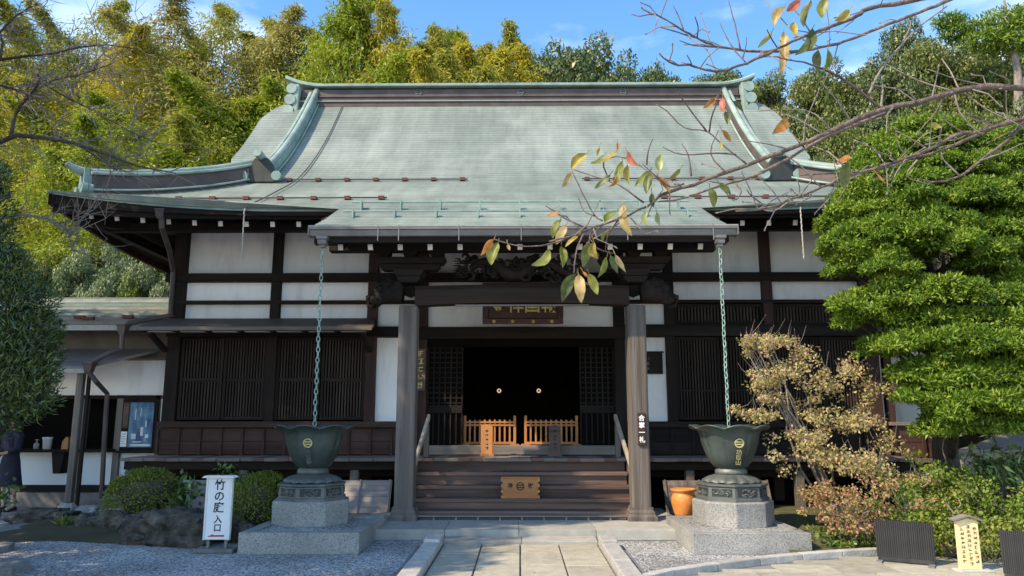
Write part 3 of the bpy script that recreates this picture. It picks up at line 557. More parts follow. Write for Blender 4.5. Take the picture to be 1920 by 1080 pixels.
for s in (-1, 1):        # ridge-end ornaments: stacked half-round scrolls
    orn = MB().box(min(s * 5.53, s * 5.68), max(s * 5.53, s * 5.68), RD - 0.40, RD + 0.40, rz0 - 0.30, rz0 + 0.50).build('ridge_end', 'patina', hall, bevel=0.03)
    for zc, r, xo in ((rz0 + 0.37, 0.13, 0.02), (rz0 + 0.08, 0.14, 0.05), (rz0 - 0.20, 0.13, 0.08)):
        MB().tube([(s * (5.69 + xo), RD - 0.43, zc), (s * (5.69 + xo), RD + 0.43, zc)], r, 16).build('scroll', 'patina', orn, smooth=False)
    # descending ridge: dark side body, two copper rolls on top, end plate at the foot
    U = np.linspace(2.55, 5.85, 24); X0 = s * 5.2
    b = MB(); b.grid([[(X0 - 0.11, EV + u, zr(u) - 0.05), (X0 - 0.11, EV + u - 0.07, zr(u) + 0.22), (X0 + 0.11, EV + u - 0.07, zr(u) + 0.22), (X0 + 0.11, EV + u, zr(u) - 0.05)] for u in U]); b.build('descending_ridge', 'brown_metal' if s > 0 else 'patina_dark', hall)
    roll([(X0 - s * 0.05, EV + u - 0.08, zr(u) + 0.26) for u in U], 0.066, 'ridge_roll', 'patina')
    roll([(X0 + s * 0.085, EV + u - 0.07, zr(u) + 0.22) for u in U], 0.045, 'ridge_roll', 'patina')
    roll([(X0 + 0.14, EV + u - 0.02, zr(u) + 0.04) for u in U], 0.022, 'ridge_roll', 'patina'); roll([(X0 - 0.14, EV + u - 0.02, zr(u) + 0.04) for u in U], 0.022, 'ridge_roll', 'patina')
    ze = zr(2.5)
    pl = [(-0.30, -0.10), (0.30, -0.10), (0.30, 0.10), (0.22, 0.30), (0.13, 0.42), (-0.13, 0.42), (-0.22, 0.30), (-0.30, 0.10)]
    oni = MB().prism([(X0 + x, ze + z) for x, z in pl], EV + 2.28, EV + 2.42).build('ridge_end_plate', 'bronze_dark', hall, bevel=0.02)
    for dx in (-0.33, 0.33): MB().tube([(X0 + dx, EV + 2.24, ze + 0.03), (X0 + dx, EV + 2.5, ze + 0.03)], 0.10, 14).build('scroll', 'patina_dark', oni)
    MB().tube([(X0 - 0.02, EV + 2.10, ze + 0.47), (X0 - 0.02, EV + 2.55, ze + 0.43)], 0.085, 14).build('scroll', 'patina_dark', oni)
    # hip ridge out to the corner
    n = 26; Tn = np.linspace(2.55, 0.42, n); c = []
    for t in Tn: c.append(Vector((s * (HX - t), EV + t, zfront(HX - t, t))))
    hl = [0.33 - 0.02 * i / n for i in range(n)]; nx, ny = s * 0.7071, -0.7071; ax, ay = 0.7071 * 0.13, s * 0.7071 * 0.13
    b = MB(); b.grid([[(p.x - ax, p.y - ay, p.z - 0.12), (p.x - ax, p.y - ay, p.z + h), (p.x + ax, p.y + ay, p.z + h), (p.x + ax, p.y + ay, p.z - 0.12)] for p, h in zip(c, hl)])
    b.build('hip_ridge', 'brown_metal', hall)
    tip = [Vector((p.x, p.y, p.z + h + 0.05)) for p, h in zip(c, hl)]
    d = (tip[-1] - tip[-2]).normalized(); tip += [tip[-1] + d * 0.12 + Vector((0, 0, 0.02)), tip[-1] + d * 0.25 + Vector((0, 0, 0.07)), tip[-1] + d * 0.36 + Vector((0, 0, 0.15))]
    roll(tip, [0.082] * (n + 1) + [0.07, 0.05], 'ridge_roll', 'patina')
    for q, zz, rr in ((-1, 0.0, 0.02), (1, 0.0, 0.02), (-1, 0.30, 0.03), (1, 0.30, 0.03)):
        roll([(p.x + q * ax * 1.35, p.y + q * ay * 1.35, p.z + zz + 0.02) for p in c], rr, 'ridge_roll', 'patina')
    e = c[-1]; pl = [(-0.2, -0.10), (0.2, -0.10), (0.16, 0.12), (0.13, 0.40), (-0.13, 0.40), (-0.16, 0.12)]
    me = MB().prism(pl, -0.06, 0.06).mesh('ridge_end_plate', 'patina_dark'); an = math.atan2(ny, nx) + R(90)
    oni = put('ridge_end_plate', me, None, hall, e + Vector((nx, ny, 0)) * 0.04, (0, 0, an))
    for dx in (-0.19, 0.19): put('scroll', MB().tube([(dx, -0.10, 0.03), (dx, 0.07, 0.03)], 0.085, 14).mesh('scroll', 'patina_dark'), None, oni, e + Vector((nx, ny, 0)) * 0.04, (0, 0, an))
# ---- snow guards, conductor wires
def guard(x0, x1, u, m='brown_metal', step=0.55, h=0.05, br='rust_metal'):
    o = MB().tube([(x0, EV + u, zr(u) + h), (x1, EV + u, zr(u) + h)], 0.014, 6).build('snow_guard', m, hall)
    me = MB().box(-0.05, 0.05, -0.05, 0.06, -h + 0.012, 0.022).mesh('bracket', br); k = int((x1 - x0) / step)
    for i in range(k + 1): put('bracket', me, None, o, (x0 + 0.1 + i * (x1 - x0 - 0.2) / max(k, 1), EV + u, zr(u) + h))
guard(-4.75, -1.05, 2.42); guard(1.25, 4.9, 2.42); guard(-6.15, -2.35, 0.72); guard(2.45, 6.2, 0.72)
for u, h in ((-0.22, 0.15), (-0.78, 0.11)):
    o = MB().tube([(-2.75, EV + u, zr(u) + h), (2.75, EV + u, zr(u) + h)], 0.016, 6).build('snow_guard', 'patina_dark', hall)
    me = MB().box(-0.012, 0.012, -0.02, 0.12, -h, 0.03).mesh('bracket', 'patina_dark')
    for i in range(9): put('bracket', me, None, o, (-2.6 + i * 0.65, EV + u, zr(u) + h))
MB().tube([(-4.45 - 0.1 * t, EV + 5.6 * (1 - t), zr(5.6 * (1 - t)) + 0.05) for t in np.linspace(0, 1, 30)] + [(-4.56, EV - 0.06, 5.0)], 0.012, 5).build('conductor_wire', 'brown_metal', hall)
for x, zb in ((-4.57, 4.22), (4.62, 4.17)):
    pts = [(x + 0.004 * math.sin(i * 1.9), EV - 0.07, 5.05 + (zb - 5.05) * i / 30) for i in range(31)]
    MB().tube(pts, [0.009 + 0.004 * (i % 2) for i in range(31)], 6).build('hanging_rope', 'iron_grey', hall)
# ---- porch gutter and its outlets
gt = MB(); G0, G1, GD = -3.06, 3.14, 10.50
gt.grid([[(x, GD + y, 4.33 + z) for y, z in ((0.13, 0.04), (0.13, -0.10), (0.02, -0.10), (-0.005, -0.02), (-0.035, -0.01), (-0.035, 0.045), (-0.025, 0.045), (-0.02, 0.0))] for x in (G0, G1)])
gut = gt.build('gutter', 'grey_copper', hall); gut.modifiers.new('s', 'SOLIDIFY').thickness = 0.006
for x in (G0, G1): MB().prism([(x - 0.008, 4.225), (x + 0.008, 4.225), (x + 0.008, 4.375), (x - 0.008, 4.375)], GD - 0.04, GD + 0.135).build('gutter_end', 'grey_copper', gut)
bx('gutter_lip', 'iron_grey', gut, G0, G1, GD - 0.043, GD - 0.037, 4.352, 4.368)
st = MB().box(-0.006, 0.006, -0.010, -0.004, -0.19, 0.05).mesh('strap', 'grey_copper')
for x in (-2.05, -1.75, -0.88, 0.02, 1.55, 2.78): put('strap', st, None, gut, (x, GD - 0.035, 4.33))
for x in (-2.87, 2.89):
    ob = MB().lathe([(0.115, 0.10), (0.115, 0.06), (0.09, 0.05), (0.085, -0.01), (0.055, -0.03), (0.055, -0.06)][::-1], 4, (x, GD + 0.06, 4.12), rot=R(45)).build('gutter_outlet', 'grey_copper', gut)
# ---- wall frame
def post(x, w, z0, z1, m='dark_wood', d=W): return bx('post', m, hall, x - w / 2, x + w / 2, d - 0.10, d + 0.10, z0, z1, 0.008)
for x, w, m in ((-6.36, 0.24, 'dark_wood'), (-4.54, 0.17, 'dark_wood'), (-2.73, 0.18, 'red_wood'), (-1.80, 0.20, 'red_wood'), (1.82, 0.20, 'dark_wood'), (2.75, 0.17, 'dark_wood'), (4.56, 0.18, 'red_wood'), (6.38, 0.24, 'red_wood')): post(x, w, 0.2, 5.25, m)
bays = [(-6.24, -4.625), (-4.455, -2.82), (-2.64, -1.90), (-1.70, 1.72), (1.92, 2.665), (2.835, 4.47), (4.65, 6.26)]
def panel(x0, x1, z0, z1, d=W + 0.03, m='plaster'): return bx('plaster_panel', m, hall, x0, x1, d, d + 0.05, z0, z1)
for i, (x0, x1) in enumerate(bays):
    panel(x0, x1, 4.285, 5.16)
    if i == 3:
        panel(x0, x1, 3.775, 4.13); panel(x0, x1, 3.275, 3.715)
    else:
        panel(x0, x1, 3.775, 4.13)
        if i < 2: panel(x0, x1, 3.44, 3.715)
        elif i in (2, 4): panel(x0, x1, 3.29, 3.715)
def beam(x0, x1, z0, z1, d0=W - 0.13, d1=W + 0.12, m='dark_wood_h'): return bx('beam', m, hall, x0, x1, d0, d1, z0, z1, 0.008)
beam(-6.6, 6.6, 4.13, 4.285); beam(-6.5, 6.5, 5.09, 5.25, W - 0.15); beam(-6.5, 6.5, 3.715, 3.775, W - 0.105)
beam(-6.5, -1.70, 3.10, 3.285); beam(1.72, 6.5, 3.10, 3.285, m='dark_wood_h'); beam(-1.9, 1.92, 3.05, 3.27, W - 0.16)
beam(-1.70, 1.72, 2.92, 3.05, W - 0.05, m='black_inside')
beam(1.92, 6.5, 3.285, 3.32, W - 0.115)
# white panels beside the entrance
panel(-2.64, -1.90, 1.57, 3.09); panel(1.92, 2.665, 1.57, 3.09)
# lattice windows
def lattice(x0, x1, z0, z1, pitch, w, rails, m='dark_wood', d=W - 0.02, back='black_inside', name='lattice_window'):
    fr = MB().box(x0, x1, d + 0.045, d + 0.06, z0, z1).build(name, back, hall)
    sl = MB(); k = int((x1 - x0) / pitch)
    for i in range(k): 
        xx = x0 + (i + 0.5) * (x1 - x0) / k; sl.box(xx - w / 2, xx + w / 2, d - 0.012, d + 0.012, z0 + 0.03, z1 - 0.03)
    sl.build('slats', 'lattice_wood', fr, kind='stuff')
    for zz in rails: bx('rail', 'dark_wood_h', fr, x0, x1, d - 0.018, d + 0.02, zz - 0.015, zz + 0.015)
    for a, bb in ((x0, x0 + 0.05), (x1 - 0.05, x1)): bx('stile', 'dark_wood', fr, a, bb, d - 0.03, d + 0.04, z0, z1)
    for a, bb in ((z0, z0 + 0.05), (z1 - 0.05, z1)): bx('rail', 'dark_wood_h', fr, x0 + 0.051, x1 - 0.051, d - 0.028, d + 0.04, a, bb)
for a, bb in ((-6.22, -5.44), (-5.42, -4.63), (-4.45, -3.65), (-3.63, -2.83), (2.84, 3.64), (3.66, 4.46), (4.66, 5.44), (5.46, 6.25)):
    lattice(a, bb, 1.60, 3.09, 0.052, 0.026, (2.30, 2.33) if a < 0 else (2.12,))
for a, bb in ((2.84, 4.46), (4.66, 6.25)): lattice(a, bb, 3.335, 3.70, 0.058, 0.034, (), name='transom_grille')
# sill rail and boarded wainscot
for s, m in ((-1, 'red_wood_h'), (1, 'dark_wood_h')):
    x0, x1 = (-6.5, -1.92) if s < 0 else (1.94, 6.5)
    bx('sill_rail', m, hall, x0, x1, W - 0.22, W - 0.10, 1.46, 1.57, 0.01)
    nb = 12; dx = (x1 - x0) / nb
    for i in range(nb):
        for z0, z1 in ((0.99, 1.215), (1.222, 1.45)): bx('wainscot_board', m, hall, x0 + i * dx + 0.006, x0 + (i + 1) * dx - 0.006, W - 0.12 - rs.uniform(0, 0.006), W - 0.05, z0, z1)
    me = unit_box('wainscot_batten', 0.05, 0.04, 0.47, m)
    for i in range(nb + 1): put('wainscot_batten', me, None, hall, (x0 + i * dx, W - 0.135, 0.98))
# other walls, floor and ceiling of the hall (closed and dark inside)
BD = 22.1
for s in (-1, 1): bx('side_wall', 'red_wood', hall, min(s * 6.32, s * 6.46), max(s * 6.32, s * 6.46), W + 0.12, BD, 0.0, 5.2)
bx('rear_wall', 'dark_wood', hall, -6.4, 6.4, BD, BD + 0.1, 0.0, 5.3)
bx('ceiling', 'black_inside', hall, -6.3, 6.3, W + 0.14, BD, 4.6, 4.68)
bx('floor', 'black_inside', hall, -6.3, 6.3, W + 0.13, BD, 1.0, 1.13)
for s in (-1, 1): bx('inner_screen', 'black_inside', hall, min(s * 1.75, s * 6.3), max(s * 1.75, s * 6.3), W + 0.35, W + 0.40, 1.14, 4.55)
bx('threshold', 'grey_wood_h', hall, -1.70, 1.72, W - 0.12, W + 0.13, 0.985, 1.145, 0.008)
# lattice doors pushed to either side of the opening
for x0, x1 in ((-1.69, -1.06), (1.10, 1.71)):
    dr = bx('lattice_door', 'black_inside', hall, x0, x1, W + 0.10, W + 0.115, 1.15, 2.92)
    for i in range(7):
        xx = x0 + (x1 - x0) * i / 6; bx('bar', 'dark_wood', dr, xx - 0.012, xx + 0.012, W + 0.06, W + 0.095, 1.16, 2.915)
    for i in range(12):
        zz = 1.9 + 0.092 * i; bx('bar', 'dark_wood_h', dr, x0, x1, W + 0.066, W + 0.098, zz - 0.010, zz + 0.010)
    bx('rail', 'dark_wood_h', dr, x0, x1, W + 0.05, W + 0.099, 1.72, 1.86)
# ---- pent roof over the left windows
pr_ = MB().add([(-6.72, W - 0.80, 3.195), (-2.56, W - 0.80, 3.195), (-2.66, W - 0.10, 3.44), (-6.62, W - 0.10, 3.44), (-6.72, W - 0.80, 3.165), (-2.56, W - 0.80, 3.165), (-2.66, W - 0.10, 3.41), (-6.62, W - 0.10, 3.41)],
    [(0, 1, 2, 3), (7, 6, 5, 4), (0, 4, 5, 1), (1, 5, 6, 2), (3, 2, 6, 7), (0, 3, 7, 4)]).build('pent_roof', 'brown_metal', hall)
bx('roof_edge', 'grey_wood_h', pr_, -6.70, -2.58, W - 0.815, W - 0.802, 3.135, 3.2)
me = MB().bar((0, -0.78, 3.125), (0, -0.1, 3.36), 0.05, 0.05).mesh('pent_rafter', 'dark_wood')
for i in range(8): put('pent_rafter', me, None, pr_, (-6.6 + i * 0.565, W, 0))
for i in range(7): bx('soffit_board', 'pale_wood', pr_, -6.53 + i * 0.565, -6.53 + i * 0.565 + 0.43, W - 0.74, W - 0.60, 3.115, 3.128)
for x in (-6.5, -2.75): MB().bar((x, W - 0.1, 2.85), (x, W - 0.72, 3.10), 0.07, 0.09).build('pent_bracket', 'dark_wood', pr_)
# ---- veranda
x0 = -6.62; k = 0
pl = [unit_box('floor_plank', 0.196, ln, 0.05, 'grey_wood_h') for ln in (1.02, 1.04, 1.00, 1.03)]
while x0 < 6.55:
    q = rs.randrange(4); ln = (1.02, 1.04, 1.00, 1.03)[q]; put('floor_plank', pl[q], 'step_wood' if rs.random() < 0.4 else None, hall, (x0 + 0.1, W - 0.13 - 0.515 - (ln - 1.03) / 2, 0.925 + rs.uniform(-0.003, 0.003))); x0 += 0.2
for a, bb in ((-6.6, -1.8), (1.8, 6.55)):
    bx('veranda_beam', 'dark_wood_h', hall, a, bb, W - 1.02, W - 0.90, 0.78, 0.915, 0.008)
    bx('veranda_beam', 'dark_wood_h', hall, a, bb, W - 0.62, W - 0.50, 0.64, 0.78)
for x in (-6.5, -4.6, -2.75, 2.8, 4.6, 6.4): bx('veranda_post', 'column_wood', hall, x - 0.07, x + 0.07, W - 1.03, W - 0.89, 0.11, 0.775, 0.01)
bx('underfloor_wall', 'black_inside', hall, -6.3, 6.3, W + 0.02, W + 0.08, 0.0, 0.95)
# ---- steps
ZS = [0.245, 0.40, 0.575, 0.765]; DS = [11.60, 11.86, 12.12, 12.38]
for i, (z, d) in enumerate(zip(ZS, DS)):
    bx('step_tread', 'step_wood', hall, -1.70, 1.73, d, d + 0.33, z - 0.055, z, 0.008)
    bx('step_riser', 'step_wood', hall, -1.69, 1.72, d + 0.05, d + 0.08, (ZS[i - 1] if i else 0.205) + 0.002, z - 0.058)
bx('step_riser', 'step_wood', hall, -1.69, 1.72, 12.66, 12.69, 0.77, 0.92)
for s in (-1, 1):
    xx = AX + s * 1.755
    b = MB(); pts = [(11.60, 0.145), (12.70, 0.145), (12.70, 0.94), (12.44, 0.94), (11.60, 0.33)]
    b.add([(xx - 0.035, d, z) for d, z in pts] + [(xx + 0.035, d, z) for d, z in pts], [(0, 1, 2, 3, 4), (9, 8, 7, 6, 5)] + [(i, (i + 1) % 5, 5 + (i + 1) % 5, 5 + i) for i in range(5)]); b.build('step_stringer', 'column_wood', hall)
    # hand rail: board post and sloping rail with black end
    xr = AX + s * 1.60
    bx('rail_post', 'column_wood', hall, xr + s * 0.02 - 0.045, xr + s * 0.02 + 0.045, 12.86, 12.94, 0.975, 1.52, 0.015)
    hr = MB().bar((xr - s * 0.01, 12.95, 1.66), (xr + s * 0.075, 11.75, 0.86), 0.05, 0.085).build('hand_rail', 'pale_wood_v', hall, bevel=0.01)
    MB().bar((xr + s * 0.073, 11.78, 0.88), (xr + s * 0.077, 11.72, 0.84), 0.054, 0.09).build('rail_end', 'ink', hr)
    MB().tube([(xr + s * 0.04, 11.98, 0.985), (xr + s * 0.14, 11.98, 0.985)], 0.02, 8).build('rail_peg', 'ink', hr)
# ---- porch columns on bases, tie beam with carved ends, brackets, dragon carving
CD = 11.5
for s in (-1, 1):
    cx = AX + s * 1.755
    c = MB().lathe([(0.202, 0.30), (0.202, 3.34)], 4, (cx, CD, 0), rot=R(45)).build('porch_column', 'column_wood', hall, bevel=0.03)
    MB().lathe([(0.30, 0.142), (0.30, 0.20), (0.255, 0.235), (0.255, 0.262), (0.225, 0.30), (0.225, 0.335)], 4, (cx, CD, 0), rot=R(45)).build('column_base', 'column_wood', c)
    # stepped bracket blocks above the column
    for z0, z1, w, dp in ((3.69, 3.79, 0.36, 0.36), (3.79, 3.90, 0.46, 0.40), (3.90, 4.0, 0.95, 0.20), (4.0, 4.11, 1.12, 0.26)):
        MB().prism([(cx - w / 2 + 0.05, z0), (cx + w / 2 - 0.05, z0), (cx + w / 2, z0 + (z1 - z0) * 0.6), (cx + w / 2, z1 - 0.003), (cx - w / 2, z1 - 0.003), (cx - w / 2, z0 + (z1 - z0) * 0.6)], CD - dp / 2, CD + dp / 2).build('bracket', 'dark_wood_h', hall, bevel=0.01)
    for dx in (-0.42, 0, 0.42): MB().prism([(cx + dx - 0.08, 4.112), (cx + dx + 0.08, 4.112), (cx + dx + 0.11, 4.17), (cx + dx + 0.11, 4.21), (cx + dx - 0.11, 4.21), (cx + dx - 0.11, 4.17)], CD - 0.11, CD + 0.11).build('bracket', 'dark_wood_h', hall)
    # tail beam back to the wall
    MB().tube([(cx, CD + 0.12, 3.62), (cx, 12.3, 3.80), (cx, 13.0, 3.86), (cx, W - 0.1, 3.80)], 0.13, 8).build('tail_beam', 'dark_wood', hall)
    # carved beast head outside the column
    b = MB(); rr = np.random.default_rng(5)
    for k in range(15):
        t = k / 14; px_ = cx + s * (0.16 + 0.42 * t); pz = 3.52 + 0.13 * math.sin(3.0 * t + 0.3) - 0.10 * t; r0 = 0.05 + 0.075 * math.sin(math.pi * min(1, t * 0.8 + 0.2)) ; o = len(b.v)
        a0 = rr.uniform(0, 6.3); pts = [(px_ + s * 0.10 * math.cos(a0 + q * 0.8) * (1 - q * 0.1), CD - 0.02 + rr.uniform(-0.10, 0.06), pz + 0.11 * math.sin(a0 + q * 0.8) * (1 - q * 0.1)) for q in range(6)]
        b.tube(pts, [r0 * 0.75, r0 * 0.72, r0 * 0.62, r0 * 0.5, r0 * 0.38, r0 * 0.2], 7)
    b.tube([(cx + s * 0.1, CD, 3.54), (cx + s * 0.3, CD, 3.55), (cx + s * 0.5, CD, 3.47), (cx + s * 0.58, CD, 3.40)], [0.16, 0.16, 0.12, 0.05], 10)
    b.build('beast_carving', 'dark_wood', hall, smooth=True, fix=False, kind='stuff')
X = np.linspace(-1.62, 1.68, 25)
b = MB(); arch = [0.045 * (1 - ((x - AX) / 1.65) ** 2) for x in X]
b.grid([[(x, CD - 0.13, 3.335 + a), (x, CD - 0.16, 3.42 + a), (x, CD - 0.16, 3.57 + a * 0.6), (x, CD - 0.12, 3.64 + a * 0.5), (x, CD + 0.12, 3.64 + a * 0.5), (x, CD + 0.12, 3.335 + a), (x, CD - 0.13, 3.335 + a)] for x, a in zip(X, arch)])
b.build('tie_beam', 'bounce_lit_wood', hall)
bx('beam_moulding', 'grey_wood_h', hall, -1.0, 1.06, CD - 0.145, CD - 0.11, 3.322, 3.345)
b = MB(); rr = np.random.default_rng(3)            # dragon: coiling body with curled clouds about it
body = [(-0.78 + 1.62 * t, CD - 0.05 + 0.05 * math.cos(9 * t), 3.93 + 0.11 * math.sin(11 * t)) for t in np.linspace(0, 1, 40)]
b.tube(body, [0.05 + 0.045 * math.sin(math.pi * t) for t in np.linspace(0, 1, 40)], 8)
for k in range(80):
    c0 = rr.uniform((-0.9, CD - 0.12, 3.76), (0.96, CD + 0.03, 4.13)); a0 = rr.uniform(0, 6.3); w = rr.uniform(0.05, 0.11)
    b.tube([(c0[0] + w * math.cos(a0 + q * 0.75) * (1 - q * 0.09), c0[1], c0[2] + w * 0.8 * math.sin(a0 + q * 0.75) * (1 - q * 0.09)) for q in range(8)], [0.034 - 0.003 * q for q in range(8)], 6)
for q in range(9): b.tube([(-0.85 - 0.04 * (q % 3), CD - 0.05, 3.80 + 0.035 * q), (-1.02 - 0.03 * (q % 2), CD - 0.06, 3.79 + 0.037 * q)], [0.02, 0.006], 5)
b.build('dragon_carving', 'dark_wood', hall, smooth=True, fix=False, kind='stuff')
MB().bar((-3.0, CD, 4.29), (3.06, CD, 4.29), 0.19, 0.17).build('porch_purlin', 'dark_wood_h', hall, bevel=0.01)
MB().bar((-3.0, 12.9, 4.92), (3.06, 12.9, 4.92), 0.15, 0.16).build('porch_purlin', 'dark_wood_h', hall)
ps = MB(); ps.grid([[(x, EV + q, zr(q) - 0.10) for x in np.linspace(-2.98, 3.0, 3)] for q in (-1.42, -0.8, 0, 0.9, 1.6)]); ps.build('porch_soffit', 'dark_wood', hall)
bx('porch_eave_board', 'dark_wood_h', hall, -3.0, 3.04, 10.60, 10.66, 4.15, 4.32)
for s in (-1, 1):
    pts = [(EV + q, zr(q)) for q in (-1.44, -0.9, -0.3, 0.3)]; b = MB(); xx = s * 2.97
    b.grid([[(xx, d, z - 0.012), (xx, d, z - 0.16), (xx - s * 0.06, d, z - 0.16)] for d, z in pts]); b.build('porch_barge_board', 'dark_wood', hall)
    MB().bar((s * 2.72, CD - 0.45, 4.29), (s * 3.12, CD - 0.45, 4.29), 0.12, 0.14).build('purlin_end', 'dark_wood_h', hall)
# low foot grate in front of the steps
ft = bx('foot_grate', 'grey_wood_h', hall, -1.66, 1.69, 11.40, 11.52, 0.185, 0.21, 0.006)
me = unit_box('grate_leg', 0.025, 0.10, 0.042, 'grey_wood_h')
for i in range(11): put('grate_leg', me, None, ft, (-1.60 + i * 0.325, 11.46, 0.1425))
# rain pipe at the left corner
dp = MB().tube([tuple(at(303, 405, 12.1)), tuple(at(303, 425, 12.12)), tuple(at(318, 470, 12.9)), (-6.42, 13.5, 4.3), (-6.42, 13.52, 3.5)], 0.045, 8).build('rain_pipe', 'brown_metal', hall)
p = at(302, 400, 12.1); MB().lathe([(0.06, -0.10), (0.085, -0.06), (0.10, 0.03), (0.115, 0.04), (0.115, 0.07)], 4, tuple(p), rot=R(45)).build('pipe_head', 'brown_metal', dp)
# hanging plaque over the entrance
pq = thing('entrance_plaque', 'dark red temple name plaque with gold characters hung under the porch beam', 'plaque', (0.05, 12.9, 3.22))
def tl(x, y, z, a=R(14)):      # plaque leans forward
    return (0.05 + x, 12.90 + y * math.cos(a) - z * math.sin(a), 3.24 + y * math.sin(a) + z * math.cos(a))
def tbox(x0, x1, y0, y1, z0, z1, name, m, par):
    b = MB(); b.add([tl(x, y, z) for z in (z0, z1) for x, y in ((x0, y0), (x1, y0), (x1, y1), (x0, y1))], [(3, 2, 1, 0), (4, 5, 6, 7), (0, 1, 5, 4), (1, 2, 6, 5), (2, 3, 7, 6), (3, 0, 4, 7)]); return b.build(name, m, par, bevel=0.006)
tbox(-0.60, 0.60, 0, 0.03, 0.10, 0.62, 'board', 'plaque_red', pq)
for a in ((-0.70, 0.70, -0.04, 0.04, 0.0, 0.099), (-0.70, 0.70, -0.04, 0.04, 0.621, 0.72), (-0.70, -0.601, -0.039, 0.039, 0.0995, 0.6205), (0.601, 0.70, -0.039, 0.039, 0.0995, 0.6205)): tbox(*a, 'frame', 'plaque_red', pq)
put('lettering', T['plaque'], None, pq, tl(0.02, -0.006, 0.335), (R(90) + R(14), 0, 0), (0.88, 1.05, 1))
for q in (-0.5, -0.18, 0.18, 0.5): put('ornament', MB().lathe([(0.001, 0), (0.03, 0.004), (0.02, 0.012), (0.001, 0.014)], 10).mesh('ornament', 'gold_ink'), None, pq, tl(q, -0.041, 0.05), (R(104), 0, 0))
# vertical boards
def board(name, label, cat, m, x0, x1, d, z0, z1, th=0.03):
    o = thing(name, label, cat, ((x0 + x1) / 2, d, z0)); bx('board', m, o, x0, x1, d, d + th, z0, z1, 0.005); return o
o = board('name_board', 'narrow wooden board with gold characters on the post left of the entrance', 'board', 'step_wood', -1.895, -1.715, W - 0.14, 2.12, 2.87)
letters(strokes(rng, 5, 0.14, 'gold_ink', 0.004, 1.0), o, (-1.805, W - 0.1415, 2.495))
cxr = AX + 1.755
o = board('prayer_board', 'small vertical board with white characters on the right porch column', 'board', 'red_wood', cxr - 0.035, cxr + 0.085, CD - 0.172, 1.22, 1.70, 0.02)
letters(T['gassho'], o, (cxr + 0.025, CD - 0.1735, 1.46))
o = board('black_notice', 'small black framed notice on the white panel right of the entrance', 'notice', 'dark_wood', 2.26, 2.60, W - 0.03, 2.42, 2.80)
bx('frame', 'dark_wood_h', o, 2.24, 2.62, W - 0.045, W - 0.005, 2.803, 2.83)
letters(strokes(rng, 3, 0.09, 'bronze_base', 0.002), o, (2.33, W - 0.0315, 2.61))

# ================================================================ THINGS ON AND BEFORE THE HALL
def rain_chain(x, label):
    y = GD + 0.06; c = thing('rain_chain', label, 'rain chain', (x, y, 1.5), 'rain chains under the porch gutter')
    pts = [(0.023 * math.cos(t), 0, 0.046 * math.sin(t)) for t in np.linspace(0, 2 * math.pi, 13)[:-1]]
    b = MB(); n = 6; k = len(pts)
    for i, p in enumerate(pts):
        t = 2 * math.pi * i / k; dv = Vector((math.cos(t), 0, math.sin(t)))
        for j in range(n): q = 2 * math.pi * j / n; b.v.append(tuple(Vector(p) + (dv * math.cos(q) + Vector((0, 1, 0)) * math.sin(q)) * 0.0072))
    b.f = [(i * n + j, i * n + (j + 1) % n, ((i + 1) % k) * n + (j + 1) % n, ((i + 1) % k) * n + j) for i in range(k) for j in range(n)]
    me = b.mesh('link', 'chain_copper', True); z = 4.06; i = 0
    while z > 1.34:
        put('link', me, None, c, (x + 0.003 * math.sin(i), y, z), (0, 0, R(90) * (i % 2) + R(35) + rs.uniform(-0.1, 0.1))); z -= 0.074; i += 1
    return c
rain_chain(-2.87, 'long green copper rain chain hanging into the shaded left basin')
rain_chain(2.89, 'long green copper rain chain hanging into the sunlit right basin')

